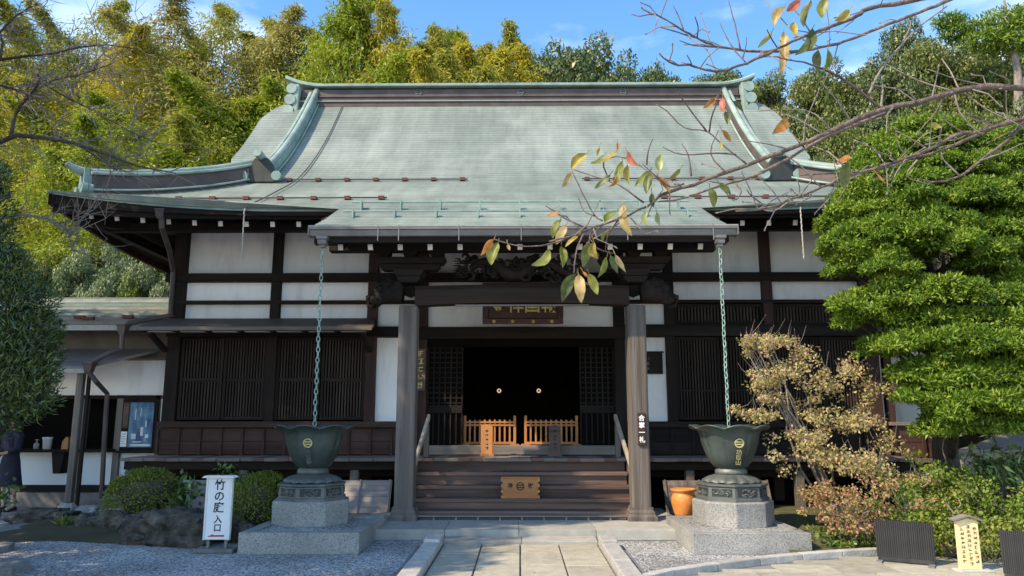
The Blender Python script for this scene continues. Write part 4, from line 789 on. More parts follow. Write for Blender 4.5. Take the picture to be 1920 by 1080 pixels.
def basin(x, y, label, plabel, tx, tm, group='lotus basins'):
    pb = thing('granite_block', plabel, 'stone block', (x, y, 0), 'granite blocks under the basins')
    w0, w1, d0, d1 = (-3.42, -1.95, 9.40, 11.10) if x < 0 else (2.08, 3.50, 9.40, 11.10)
    # kerbed box: four granite sides and a gravel filled top
    bx('front_slab', 'granite', pb, w0, w1, d0, d0 + 0.14, 0.0, 0.25, 0.006); bx('rear_slab', 'granite', pb, w0, w1, d1 - 0.14, d1, 0.0, 0.25, 0.006)
    bx('side_slab', 'granite', pb, w0, w0 + 0.14, d0 + 0.143, d1 - 0.143, 0.0, 0.249, 0.006); bx('side_slab', 'granite', pb, w1 - 0.14, w1, d0 + 0.143, d1 - 0.143, 0.0, 0.249, 0.006)
    bx('gravel_fill', 'gravel', pb, w0 + 0.142, w1 - 0.142, d0 + 0.142, d1 - 0.142, 0.0, 0.222)
    o = thing('lotus_basin', label, 'basin', (x, y, 0.222), group); r8 = R(22.5) + R(12)
    MB().lathe([(0.535, 0.222), (0.535, 0.525), (0.515, 0.54)], 8, (x, y, 0), rot=r8).build('granite_plinth', 'granite', o, bevel=0.006)
    pd = MB().lathe([(0.485, 0.541), (0.485, 0.572), (0.46, 0.585), (0.45, 0.715), (0.475, 0.735), (0.475, 0.752), (0.36, 0.768)], 8, (x, y, 0), rot=r8).build('bronze_pedestal', 'bronze_base', o)
    for k in range(8):
        a = r8 + R(22.5) + k * R(45); ap = 0.456 * math.cos(R(22.5)); me = MB().box(-0.135, 0.135, -0.004, 0.001, -0.052, 0.052).mesh('relief_panel', 'bronze_dark')
        p = (x + ap * math.cos(a), y + ap * math.sin(a), 0.65); rp_ = put('relief_panel', me, None, pd, p, (0, 0, a + R(90)))
        b = MB(); rr = np.random.default_rng(k)
        for q in range(9):
            u0, v0 = rr.uniform(-0.10, 0.10), rr.uniform(-0.03, 0.03); a0 = rr.uniform(0, 6)
            b.tube([(u0 + 0.028 * math.cos(a0 + s * 0.9), -0.008, v0 + 0.018 * math.sin(a0 + s * 0.9)) for s in range(5)], [0.010, 0.010, 0.009, 0.007, 0.004], 5)
        put('relief', b.mesh('relief', 'bronze_base', fix=False), None, rp_, p, (0, 0, a + R(90)), kind='stuff')
    MB().lathe([(0.375, 0.765), (0.37, 0.785), (0.31, 0.82), (0.24, 0.855), (0.20, 0.872)], 96, (x, y, 0), fn=lambda r, z, t, i: (r * (1 + 0.05 * abs(math.sin(8 * t)) * (1 if i < 4 else 0.2)), z + 0.014 * abs(math.sin(8 * t)) * (i < 3)), cap=False).build('lotus_foot', 'bronze_base', o, smooth=True, fix=False)
    MB().lathe([(0.19, 0.868), (0.215, 0.88), (0.21, 0.92), (0.19, 0.94), (0.19, 0.95)], 40, (x, y, 0)).build('neck', 'bronze_base', o, smooth=True)
    pf = [(0.15, 0.94), (0.215, 0.965), (0.275, 1.03), (0.332, 1.14), (0.374, 1.27), (0.400, 1.39), (0.425, 1.45), (0.48, 1.487), (0.54, 1.500), (0.55, 1.509), (0.54, 1.520), (0.46, 1.505), (0.40, 1.46), (0.375, 1.38), (0.32, 1.2), (0.2, 1.08), (0.02, 1.06)]
    def lobe(r, z, t, i):
        w = abs(math.cos(4 * t)); k = max(0, min(1, (z - 1.0) / 0.45)); lip = max(0, min(1, (i - 4) / 4)) if i < 12 else 0.4
        groove = (1 - w) ** 4
        return r * (1 - 0.045 * groove * (0.4 + 0.6 * k) - 0.02 * (1 - w) * lip), z - lip * 0.05 * (1 - w) + lip * 0.016
    bo = MB().lathe(pf, 128, (x, y, 0), fn=lobe).build('bowl', 'bronze', o, smooth=True)
    # raised veins forking below the rim
    for k in range(8):
        a = R(45) * k + R(22.5) + R(12) * 0
        P = lambda a_, r_, z_: (x + r_ * math.cos(a_), y + r_ * math.sin(a_), z_)
        vb = MB().tube([P(a, 0.258, 1.03), P(a, 0.312, 1.13), P(a, 0.346, 1.23)], 0.008, 5); vb.tube([P(a, 0.344, 1.225), P(a + 0.11, 0.374, 1.29), P(a + 0.15, 0.385, 1.33)], [0.008, 0.007, 0.003], 5); vb.tube([P(a, 0.344, 1.225), P(a - 0.11, 0.374, 1.29), P(a - 0.15, 0.385, 1.33)], [0.008, 0.007, 0.003], 5)
        vb.build('vein', 'bronze', bo, fix=False)
    ca = R(-90); fy = y - 0.408
    crest('temple_crest', 0.062, 'gilt', bo, (x + 0.02, y - 0.392, 1.295), tilt=R(13))
    put('lettering', tx, tm, bo, (x + 0.02, y - 0.330, 1.10), (R(90) + R(27), 0, 0))
    return o
basin(-2.85, 10.52, 'dark green bronze lotus basin standing in the shade left of the steps', 'granite kerbed block under the shaded left basin', T['hou'], None)
basin(2.88, 10.52, 'bronze lotus basin lit by the sun right of the steps', 'granite kerbed block under the sunlit right basin', T['kou'], None)

# offering box on the steps
ob = thing('offering_box', 'small orange wooden offering box with black crest on the steps', 'box', (0.0, 11.93, 0.40))
bd = bx('box_body', 'fresh_wood_h', ob, -0.275, 0.275, 11.90, 12.11, 0.402, 0.70, 0.004)
for k in range(7):
    if k % 2 == 0:
        for s in (-1, 1): bx('box_joint', 'fresh_wood', bd, s * 0.285 - 0.012, s * 0.285 + 0.012, 11.894, 12.10, 0.405 + k * 0.042, 0.405 + (k + 1) * 0.042)
bx('box_lid', 'fresh_wood_h', ob, -0.30, 0.30, 11.885, 12.12, 0.702, 0.722, 0.003)
crest('temple_crest', 0.062, 'ink', bd, (0, 11.8985, 0.585), t=0.004); letters(T['jo'], bd, (-0.155, 11.898, 0.59)); letters(T['zai'], bd, (0.16, 11.898, 0.59))
# picket barriers in the doorway
def barrier(x0, x1, label):
    f = thing('picket_barrier', label, 'barrier', ((x0 + x1) / 2, 14.0, 1.13), 'picket barriers in the doorway'); d = 14.0; n = 10
    for i in range(n + 1):
        x = x0 + (x1 - x0) * i / n; end = i in (0, n); w = 0.05 if end else 0.034
        bx('picket' if not end else 'end_post', 'fresh_wood', f, x - w / 2, x + w / 2, d - 0.02, d + 0.02, 1.175, 1.60 + (0.075 if end else 0.0), 0.005)
    for z in (1.50, 1.555): bx('rail', 'fresh_wood_h', f, x0, x1, d - 0.034, d - 0.021, z - 0.016, z + 0.016)
    bx('foot_rail', 'fresh_wood_h', f, x0 - 0.02, x1 + 0.02, d - 0.035, d + 0.03, 1.155, 1.20)
    for x in (x0, x1): MB().prism([(x - 0.10, 1.131), (x + 0.10, 1.131), (x + 0.07, 1.165), (x - 0.07, 1.165)], d - 0.14, d + 0.10).build('foot', 'fresh_wood_h', f)
barrier(-1.02, -0.10, 'left orange picket barrier closing the dark doorway'); barrier(0.10, 1.04, 'right orange picket barrier closing the dark doorway')
for x, m, lab in ((-0.58, 'fresh_wood', 'bright orange upright wooden tablet on the veranda edge'), (0.60, 'step_wood', 'dark brown upright wooden tablet on the veranda edge')):  # one board orange, the other dark brown
    o = thing('wooden_tablet', lab, 'tablet', (x, 13.25, 0.975)); MB().prism([(x - 0.10, 0.978), (x + 0.10, 0.978), (x + 0.105, 1.48), (x, 1.515), (x - 0.105, 1.48)], 13.22, 13.28).build('board', m, o, bevel=0.006)
    bx('tablet_foot', m, o, x - 0.12, x + 0.12, 13.20, 13.219, 0.978, 1.02); letters(strokes(rng, 5, 0.07, 'ink', 0.001), o, (x, 13.2185, 1.26))
# lit round lamps deep inside the hall
for x, s in ((-0.49, 'left'), (0.49, 'right')):
    p = at(973 + (x / 0.49) * 37, 733, 17.5); o = thing('altar_lamp', s + ' of the two small lit lamps glowing inside the dark hall', 'lamp', (p.x, p.y, 1.13), 'altar lamps')
    MB().tube([(p.x, p.y, 1.135), (p.x, p.y, p.z - 0.09)], 0.02, 8).build('stand', 'black_inside', o); MB().lathe([(0.02, -0.09), (0.085, -0.05), (0.085, 0.06), (0.03, 0.09)], 16, tuple(p)).build('lamp_body', 'dark_wood', o)
    put('lamp_shade', MB().lathe([(0.048, 0), (0.048, 0.02), (0.026, 0.025)], 20, cap=False).mesh('lamp_shade', 'lamp_glow'), None, o, (p.x, p.y - 0.087, p.z), (R(90), 0, 0))
# boarded screens leaning against the veranda
def screen(x0, x1, label, m='pale_wood', zt=0.62, d=12.35, lean=0.25, battens=4):
    f = thing('leaning_screen', label, 'screen', ((x0 + x1) / 2, d, 0.14), 'boarded screens leaning under the veranda'); nb = 6; h = (zt - 0.12) / nb
    for i in range(nb):
        z0 = 0.12 + i * h; b = MB(); y0 = d + lean * i / nb; y1 = d + lean * (i + 1) / nb
        b.add([(x0, y0, z0 + 0.004), (x1, y0, z0 + 0.004), (x1, y1, z0 + h), (x0, y1, z0 + h), (x0, y0 + 0.02, z0 + 0.004), (x1, y0 + 0.02, z0 + 0.004), (x1, y1 + 0.02, z0 + h), (x0, y1 + 0.02, z0 + h)], [(0, 1, 2, 3), (7, 6, 5, 4), (0, 4, 5, 1), (1, 5, 6, 2), (2, 6, 7, 3), (3, 7, 4, 0)]); b.build('plank', m, f)
    for i in range(battens):
        x = x0 + 0.03 + (x1 - x0 - 0.06) * i / (battens - 1); MB().bar((x, d - 0.015, 0.12), (x, d + lean - 0.015, zt + 0.01), 0.03, 0.02, (1, 0, 0)).build('batten', m, f)
screen(-3.62, -2.10, 'pale boarded screen leaning behind the shaded left basin'); screen(-5.75, -4.65, 'pale boarded screen leaning behind the white garden sign')
screen(2.33, 4.05, 'dark grey boarded screen leaning behind the sunlit right basin', 'column_wood')
# terracotta pot
p = gz(1287, 977, 0.142); pot = MB().lathe([(0.10, 0.0), (0.15, 0.10), (0.185, 0.24), (0.18, 0.33), (0.15, 0.385), (0.145, 0.40), (0.185, 0.42), (0.19, 0.445), (0.17, 0.45), (0.13, 0.40), (0.15, 0.30), (0.05, 0.05)], 40, (p.x, p.y + 0.12, 0.142)).build('terracotta_pot', 'terracotta', smooth=True)
tag(pot, 'round orange terracotta pot beside the right basin', 'pot')
# white garden sign
sg = thing('garden_sign', 'white standing sign with black brush characters and a red arrow', 'sign', tuple(gz(403, 1035, 0)))
q = gz(403, 1036, 0.0); sx, sd = q.x, q.y
bx('panel', 'board_white', sg, sx - 0.14, sx + 0.14, sd, sd + 0.03, 0.15, 0.885, 0.003)
for s in (-1, 1): bx('edge_strip', 'cap_white', sg, min(sx + s * 0.141, sx + s * 0.163), max(sx + s * 0.141, sx + s * 0.163), sd - 0.004, sd + 0.05, 0.145, 0.888)
MB().prism([(sx - 0.205, 0.89), (sx + 0.205, 0.89), (sx + 0.175, 0.915), (sx - 0.175, 0.915)], sd - 0.05, sd + 0.09).build('cap', 'board_white', sg)
for s in (-1, 1): bx('leg', 'slab_dark', sg, sx + s * 0.11 - 0.018, sx + s * 0.11 + 0.018, sd + 0.032, sd + 0.062, 0.0, 0.85)
bx('base', 'slab_dark', sg, sx - 0.24, sx + 0.24, sd - 0.08, sd + 0.16, 0.001, 0.05, 0.01)
letters(T['take'], sg, (sx + 0.01, sd - 0.0015, 0.66)); letters(T['iri'], sg, (sx + 0.01, sd - 0.0015, 0.335))
MB().prism([(sx - 0.10, 0.192), (sx - 0.035, 0.215), (sx - 0.03, 0.203), (sx + 0.10, 0.206), (sx + 0.10, 0.186), (sx - 0.105, 0.184)], sd - 0.002, sd - 0.0005).build('arrow', 'red_ink', sg)
# black bamboo screens and the yellow notice at the right edge
def bscreen(xa, ya, xb, yb, h, label):
    a, c = gz(xa, ya), gz(xb, yb); o = thing('bamboo_screen', label, 'screen', tuple((a + c) / 2), 'black bamboo screens'); n = 26; d = c - a
    me = MB().tube([(0, 0, 0), (0, 0, h)], 0.0135, 7).mesh('bamboo_cane', 'black_bamboo')
    for i in range(n + 1):
        p = a + d * (i / n); put('bamboo_cane', me, None, o, (p.x, p.y, 0.075), sc=(1, 1, 1 + rs.uniform(-0.015, 0.015)))
    nrm = Vector((d.y, -d.x, 0)).normalized(); MB().bar(a + Vector((0, 0, 0.06)), c + Vector((0, 0, 0.06)), 0.05, 0.04).build('base_rail', 'black_bamboo', o); MB().bar(a + Vector((0, 0, h * 0.75)) - nrm * 0.03, c + Vector((0, 0, h * 0.75)) - nrm * 0.03, 0.02, 0.03).build('back_rail', 'black_bamboo', o)
    for t in (0.04, 0.96): p = a + d * t; MB().bar(p - nrm * 0.17 + Vector((0, 0, 0.022)), p + nrm * 0.17 + Vector((0, 0, 0.022)), 0.06, 0.043).build('foot', 'slab_dark', o)
bscreen(1648, 1056, 1754, 1066, 0.40, 'black bamboo screen left of the yellow notice'); bscreen(1886, 1090, 1990, 1100, 0.42, 'black bamboo screen cut by the right picture edge')
q = gz(1824, 1076); nb = thing('wooden_notice', 'yellow wooden notice with little roof between the black bamboo screens', 'notice', tuple(q), rz=0.0)
bx('stone_foot', 'kerb_stone', nb, q.x - 0.16, q.x + 0.20, q.y - 0.07, q.y + 0.12, 0.0, 0.045, 0.01)
MB().prism([(q.x - 0.115, 0.047), (q.x + 0.105, 0.047), (q.x + 0.105, 0.53), (q.x, 0.565), (q.x - 0.115, 0.53)], q.y, q.y + 0.05).build('board', 'yellow_wood', nb)
for s in (-1, 1): MB().bar((q.x - 0.005 + s * 0.004, q.y + 0.02, 0.592), (q.x - 0.005 + s * 0.15, q.y + 0.02, 0.545), 0.12, 0.018).build('roof_board', 'grey_wood_h', nb)
for i, (xx, n) in enumerate(((-0.07, 8), (0.0, 9), (0.065, 8))): letters(strokes(rng, n, 0.047, 'step_wood', 0.001), nb, (q.x + xx, q.y - 0.001, 0.29))

# ================================================================ RECEPTION WING ON THE LEFT
rec = thing('reception_wing', 'low reception wing with copper roofs, white walls and a counter', 'building', (-9.5, 14.3, 0)); RW = 14.3
XL, XR = -14.0, -6.66
rf = MB().add([(XL, 13.35, 3.27), (XR - 0.05, 13.35, 3.27), (XR - 0.05, 16.4, 4.27), (XL, 16.4, 4.27), (XL, 13.35, 3.20), (XR - 0.05, 13.35, 3.20), (XR - 0.05, 16.4, 4.20), (XL, 16.4, 4.20)], [(0, 1, 2, 3), (7, 6, 5, 4), (0, 4, 5, 1), (1, 5, 6, 2), (2, 6, 7, 3), (3, 7, 4, 0)])
rfo = rf.build('upper_roof', 'grey_copper', rec)
for i in range(14):
    d = 13.45 + i * 0.21; bx('roof_lap', 'patina' if i in (11, 12) else 'patina_dark' if i in (4, 7, 9) else 'grey_copper', rfo, XL, XR - 0.06, d, d + 0.18, 3.27 + (d - 13.35) * 0.328 + 0.003, 3.27 + (d + 0.0 - 13.35) * 0.328 + 0.02 + 0.04)
bx('roof_edge', 'iron_grey', rfo, XL, XR - 0.05, 13.335, 13.348, 3.19, 3.285)
for xx, dd in ((-8.25, 13.75), (-8.0, 13.62), (-7.35, 13.78)): bx('snow_clip', 'rust_metal', rfo, xx - 0.10, xx + 0.10, dd, dd + 0.06, 3.27 + (dd - 13.35) * 0.328 + 0.06, 3.27 + (dd - 13.35) * 0.328 + 0.12)
bx('upper_wall', 'brown_metal', rec, XL, XR, RW - 0.25, RW - 0.1, 2.75, 3.5)
pr2 = MB().add([(XL, 13.05, 2.52), (-7.62, 13.05, 2.52), (-6.80, RW - 0.26, 2.92), (XL, RW - 0.26, 2.92), (XL, 13.05, 2.47), (-7.62, 13.05, 2.47), (-6.80, RW - 0.26, 2.87), (XL, RW - 0.26, 2.87)], [(0, 1, 2, 3), (7, 6, 5, 4), (0, 4, 5, 1), (1, 5, 6, 2), (2, 6, 7, 3), (3, 7, 4, 0)]).build('lower_roof', 'grey_copper', rec)
bx('roof_gutter', 'iron_grey', pr2, XL, -7.60, 12.99, 13.045, 2.40, 2.475)
bx('wall_panel', 'plaster', rec, -9.0, XR - 0.02, RW, RW + 0.1, 2.06, 2.72); bx('wall_panel', 'plaster', rec, XL, -9.02, RW, RW + 0.1, 2.06, 2.72)
bx('lintel', 'dark_wood_h', rec, XL, -6.9, RW - 0.06, RW + 0.12, 1.995, 2.055)
bx('wall_panel', 'plaster_blue', rec, XL, -7.66, RW, RW + 0.1, 0.40, 1.0); bx('wall_panel', 'plaster_blue', rec, -7.52, XR, RW, RW + 0.1, 0.40, 1.0)
bx('wall_panel', 'plaster', rec, -6.83, XR, RW, RW + 0.1, 1.0, 1.99)
bx('base_board', 'dark_wood_h', rec, XL, XR, RW - 0.03, RW + 0.1, 0.27, 0.395); bx('stone_footing', 'slab_dark', rec, XL, XR, RW - 0.08, RW + 0.1, 0.0, 0.265)
bx('window_recess', 'black_inside', rec, XL, -7.66, RW + 0.4, RW + 0.5, 1.0, 2.0); bx('counter', 'dark_wood_h', rec, XL, -7.60, RW - 0.32, RW + 0.42, 1.005, 1.06, 0.008)
for x in (-8.55,): MB().prism([(x - 0.06, 0.62), (x + 0.06, 0.62), (x + 0.12, 1.0), (x - 0.12, 1.0)], RW - 0.26, RW - 0.01).build('counter_bracket', 'dark_wood', rec)
for x, w in ((-8.32, 0.14), (-7.59, 0.12), (-9.9, 0.13)): bx('wall_post', 'column_wood', rec, x - w / 2, x + w / 2, RW - 0.05, RW + 0.11, 0.28, 2.06)
bx('rear_wall', 'dark_wood', rec, XL, XR, 18.0, 18.1, 0, 4.1)
bd_ = bx('notice_board', 'dark_wood', rec, -7.52, -6.86, RW - 0.06, RW - 0.005, 1.03, 1.99)
bx('sill', 'dark_wood_h', bd_, -7.54, -6.80, RW - 0.16, RW - 0.065, 0.985, 1.03)
pst = bx('poster', 'blue_poster', bd_, -7.375, -6.92, RW - 0.075, RW - 0.063, 1.09, 1.92); bx('leaflet', 'board_white', bd_, -7.51, -7.395, RW - 0.075, RW - 0.063, 1.10, 1.38); bx('leaflet', 'step_wood', bd_, -7.50, -7.395, RW - 0.075, RW - 0.063, 1.44, 1.92)
for j in range(5): bx('print_line', 'ink', bd_, -7.50, -7.41 - 0.02 * (j % 2), RW - 0.0775, RW - 0.0755, 1.33 - j * 0.045, 1.337 - j * 0.045)
for x_, z_, w_, h_ in ((-7.27, 1.24, 0.09, 0.10), (-7.12, 1.30, 0.05, 0.16), (-7.02, 1.26, 0.06, 0.07), (-7.20, 1.18, 0.16, 0.02), (-7.05, 1.46, 0.02, 0.12), (-7.26, 1.60, 0.015, 0.2), (-7.16, 1.66, 0.012, 0.16)): bx('print_patch', 'plaster_blue', bd_, x_ - w_ / 2, x_ + w_ / 2, RW - 0.0772, RW - 0.0752, z_, z_ + h_)
bx('print_band', 'board_white', bd_, -7.32, -6.94, RW - 0.0775, RW - 0.0755, 1.11, 1.15)
ps_ = thing('porch_post', 'weathered wooden post on a pale footing stone before the reception wing', 'post', (-7.72, 13.15, 0.1))
bx('shaft', 'column_wood', ps_, -7.79, -7.68, 13.10, 13.21, 0.20, 2.47, 0.012); bx('brace', 'dark_wood', ps_, -7.62, -7.57, 13.13, 13.18, 0.10, 2.45)
MB().lathe([(0.16, 0.0), (0.17, 0.14), (0.12, 0.2)], 9, (-7.73, 13.15, 0)).build('footing', 'rock_pale', ps_)
rp2 = thing('rain_pipe', 'dark rain pipe stepping down between the reception roofs', 'pipe', (-7.4, 13.2, 2.0))
h1, h2 = at(231, 612, 13.2), at(168, 684, 12.92)
MB().tube([tuple(at(325, 590, 13.6)), tuple(at(240, 606, 13.2)), tuple(h1)], 0.045, 8).build('pipe', 'brown_metal', rp2)
for h in (h1, h2): MB().lathe([(0.055, -0.16), (0.085, -0.10), (0.11, 0.0), (0.13, 0.01), (0.13, 0.04)], 4, tuple(h), rot=R(45)).build('pipe_head', 'brown_metal', rp2)
MB().tube([tuple(h1 + Vector((0, 0, -0.1))), tuple(at(228, 655, 13.2)), tuple(at(205, 662, 13.05)), tuple(h2 + Vector((0, 0, 0.03)))], 0.045, 8).build('pipe', 'brown_metal', rp2)
MB().tube([tuple(h2 + Vector((0, 0, -0.12))), tuple(at(180, 715, 12.95)), tuple(at(201, 738, 13.3)), tuple(at(196, 820, 13.3)), tuple(at(190, 935, 13.3))], 0.042, 8).build('pipe', 'brown_metal', rp2)
# things on the counter
def on_counter(x, name, label, cat, prof, m, d=14.06): return tag(MB().lathe(prof, 20, (x, d, 1.062)).build(name, m, smooth=True), label, cat)
t_ = on_counter(-8.78, 'plastic_tub', 'white plastic tub with lid on the reception counter', 'tub', [(0.07, 0), (0.08, 0.18), (0.088, 0.185), (0.088, 0.215), (0.08, 0.22)], 'board_white')
on_counter(-8.98, 'pump_bottle', 'small pump bottle left of the white tub on the counter', 'bottle', [(0.045, 0), (0.048, 0.09), (0.02, 0.12), (0.012, 0.125), (0.012, 0.16), (0.03, 0.165), (0.03, 0.18)], 'iron_grey')
tag(MB().prism([(-8.48, 1.062), (-8.36, 1.062), (-8.36, 1.26), (-8.40, 1.29), (-8.47, 1.20)], 14.0, 14.1).build('wooden_box', 'fresh_wood'), 'orange wooden tablet box on the counter right of the white tub', 'box')
# ================================================================ SIDE WING ON THE RIGHT
sw = thing('side_wing', 'low wooden side wing half hidden behind the clipped conifer', 'building', (9.5, 14.4, 0))
bx('wall', 'plaster', sw, 6.7, 13, 14.6, 14.7, 1.5, 3.2); bx('underfloor', 'black_inside', sw, 6.7, 13, 14.3, 14.4, 0, 0.9)
for i in range(12):
    for z0, z1 in ((0.95, 1.2), (1.21, 1.48)): bx('wall_board', 'red_wood_h', sw, 6.66 + i * 0.5, 7.15 + i * 0.5, 13.60, 13.66, z0, z1)
    bx('batten', 'red_wood', sw, 6.63 + i * 0.5, 6.68 + i * 0.5, 13.56, 13.60, 0.93, 1.5)
bx('floor_edge', 'grey_wood_h', sw, 6.6, 12.7, 13.50, 14.3, 0.86, 0.93); bx('rail', 'grey_wood_h', sw, 6.6, 12.7, 13.54, 13.68, 1.50, 1.56)
for i in range(7): bx('post', 'red_wood', sw, 6.62 + i, 6.76 + i, 13.7, 13.82, 0.93, 3.2)
r3 = MB().add([(6.75, 13.2, 3.35), (13.4, 13.2, 3.35), (13.4, 16.5, 4.6), (6.75, 16.5, 4.6), (6.75, 13.2, 3.25), (13.4, 13.2, 3.25), (13.4, 16.5, 4.5), (6.75, 16.5, 4.5)], [(0, 1, 2, 3), (7, 6, 5, 4), (0, 4, 5, 1), (1, 5, 6, 2), (2, 6, 7, 3), (3, 7, 4, 0)]).build('roof', 'patina', sw)
for i in range(15): d = 13.3 + i * 0.21; bx('roof_lap', 'patina', r3, 6.76, 13.39, d, d + 0.18, 3.35 + (d - 13.2) * 0.379, 3.35 + (d - 13.2) * 0.379 + 0.05)
a_ = at(1790, 835, 12.6); sh_ = thing('low_shed', 'low shed with flat grey roof at the right edge behind the conifer', 'shed', (a_.x + 1.2, 13.0, 0))
MB().add([(a_.x, 12.5, 1.12), (a_.x + 3, 12.5, 1.12), (a_.x + 3, 13.4, 1.36), (a_.x, 13.4, 1.36), (a_.x, 12.5, 1.07), (a_.x + 3, 12.5, 1.07), (a_.x + 3, 13.4, 1.31), (a_.x, 13.4, 1.31)], [(0, 1, 2, 3), (7, 6, 5, 4), (0, 4, 5, 1), (1, 5, 6, 2), (2, 6, 7, 3), (3, 7, 4, 0)]).build('roof', 'grey_copper', sh_)
bx('wall', 'pale_wood', sh_, a_.x + 0.08, a_.x + 2.9, 12.75, 13.4, 0.0, 1.06); bx('door', 'dark_wood', sh_, a_.x + 0.5, a_.x + 2.2, 12.735, 12.748, 0.05, 0.95)

# ================================================================ PERSON AT THE LEFT EDGE
def person(px_, py_, label):
    g = Vector((at(px_, py_, 13.6).x, 13.6, 0.0)); root = thing('person', label, 'person', tuple(g)); x, y = g.x, g.y
    J = dict(pel=(0, 0, 0.90), bel=(0, 0.0, 1.05), che=(0, 0.01, 1.25), nek=(0, 0.0, 1.40), hd0=(0, -0.01, 1.46), hd1=(0, -0.025, 1.54), hd2=(0, -0.015, 1.62),
             shl=(-0.15, 0, 1.34), ell=(-0.21, 0.0, 1.09), wrl=(-0.17, -0.16, 0.93), hal=(-0.155, -0.21, 0.88), shr=(0.15, 0, 1.34), elr=(0.20, -0.02, 1.09), wrr=(0.14, -0.20, 1.02), har=(0.11, -0.26, 1.01),
             hpl=(-0.085, 0, 0.86), knl=(-0.09, -0.015, 0.47), anl=(-0.09, 0.02, 0.085), tol=(-0.10, -0.13, 0.035), hpr=(0.085, 0, 0.86), knr=(0.10, 0.03, 0.47), anr=(0.11, 0.07, 0.085), tor=(0.12, -0.08, 0.035))
    rad = dict(pel=0.13, bel=0.115, che=0.125, nek=0.05, hd0=0.058, hd1=0.085, hd2=0.07, shl=0.055, ell=0.04, wrl=0.028, hal=0.03, shr=0.055, elr=0.04, wrr=0.028, har=0.03, hpl=0.085, knl=0.055, anl=0.036, tol=0.035, hpr=0.085, knr=0.055, anr=0.036, tor=0.035)
    E = [('pel', 'bel'), ('bel', 'che'), ('che', 'nek'), ('nek', 'hd0'), ('hd0', 'hd1'), ('hd1', 'hd2'), ('che', 'shl'), ('shl', 'ell'), ('ell', 'wrl'), ('wrl', 'hal'), ('che', 'shr'), ('shr', 'elr'), ('elr', 'wrr'), ('wrr', 'har'), ('pel', 'hpl'), ('hpl', 'knl'), ('knl', 'anl'), ('anl', 'tol'), ('pel', 'hpr'), ('hpr', 'knr'), ('knr', 'anr'), ('anr', 'tor')]
    def add_hand(w, h, s):
        b0 = Vector(J[h]); d = (Vector(J[h]) - Vector(J[w])).normalized(); side = Vector((s, 0, 0))
        for k, (o, ln) in enumerate(((-0.024, 0.055), (-0.008, 0.068), (0.008, 0.064), (0.024, 0.05))):
            a = b0 + side * o + d * 0.035; J[f'{h}f{k}'] = tuple(a); J[f'{h}g{k}'] = tuple(a + d * ln + Vector((0, 0, -0.02))); rad[f'{h}f{k}'] = 0.010; rad[f'{h}g{k}'] = 0.008; E.extend([(h, f'{h}f{k}'), (f'{h}f{k}', f'{h}g{k}')])
        J[h + 't'] = tuple(b0 - side * 0.045 + d * 0.03); rad[h + 't'] = 0.010; E.append((h, h + 't'))
    add_hand('wrl', 'hal', 1); add_hand('wrr', 'har', -1)
    keys = list(J); me = bpy.data.meshes.new('body'); me.from_pydata([J[k] for k in keys], [(keys.index(a), keys.index(b)) for a, b in E], [])
    o = put('body', me, 'skin', root, (x, y, 0), (0, 0, R(-25))); sk = o.modifiers.new('skin', 'SKIN'); sk.use_smooth_shade = True
    for i, k in enumerate(keys): me.skin_vertices[0].data[i].radius = (rad[k], rad[k] * (0.8 if k in ('pel', 'bel', 'che') else 1.0))
    me.skin_vertices[0].data[0].use_root = True; o.modifiers.new('sub', 'SUBSURF').levels = 1; o.modifiers['sub'].render_levels = 2
    T_ = lambda nm, prof, m, n=20, sq=0.78: put(nm, MB().lathe(prof, n, fn=lambda r, z, t, i: (r * (1 - (1 - sq) * abs(math.sin(t))), z), cap=False).mesh(nm, m, True, False), None, root, (x, y, 0), (0, 0, R(-25)))
    T_('blouse', [(0.165, 0.88), (0.155, 1.0), (0.16, 1.12), (0.175, 1.25), (0.16, 1.34), (0.075, 1.405), (0.06, 1.42)], 'navy_cloth'); T_('skirt', [(0.27, 0.44), (0.245, 0.55), (0.21, 0.72), (0.18, 0.88), (0.15, 0.98)], 'navy_cloth')
    for s in (-1, 1):
        S = 'l' if s < 0 else 'r'; b = MB().tube([Vector(J['sh' + S]) + Vector((-s * 0.03, 0, 0.01)), Vector(J['sh' + S]) + Vector((s * 0.03, 0, -0.03)), J['el' + S], Vector(J['el' + S]).lerp(Vector(J['wr' + S]), 0.8)], [0.085, 0.082, 0.062, 0.045], 12); put('sleeve', b.mesh('sleeve', 'navy_cloth', True), None, root, (x, y, 0), (0, 0, R(-25)))
        t0 = Vector(J['an' + S]); b = MB().tube([t0 + Vector((0, 0.045, -0.045)), t0 + Vector((0, 0.0, -0.035)), t0 + Vector((0, -0.08, -0.047)), t0 + Vector((0, -0.17, -0.058))], [0.035, 0.042, 0.040, 0.022], 10); put('shoe', b.mesh('shoe', 'shoe', True), None, root, (x, y, 0), (0, 0, R(-25)))
    hr = MB().lathe([(0.098, 1.44), (0.108, 1.50), (0.108, 1.57), (0.095, 1.63), (0.06, 1.675), (0.01, 1.69)], 24, (0, 0.012, 0), fn=lambda r, z, t, i: (r * (0.80 if (math.sin(t) < -0.55 and z < 1.62) else 1.0), z), cap=False); put('hair', hr.mesh('hair', 'hair', True, False), None, root, (x, y, 0), (0, 0, R(-25)))
    for dx in (-0.032, 0.032): put('eye', MB().lathe([(0.001, -0.008), (0.010, 0), (0.001, 0.008)], 8, (dx, -0.105, 1.545)).mesh('eye', 'ink'), None, root, (x, y, 0), (0, 0, R(-25)))
    put('nose', MB().tube([(0, -0.103, 1.55), (0, -0.122, 1.522), (0, -0.105, 1.515)], [0.006, 0.012, 0.006], 8).mesh('nose', 'skin', True), None, root, (x, y, 0), (0, 0, R(-25)))
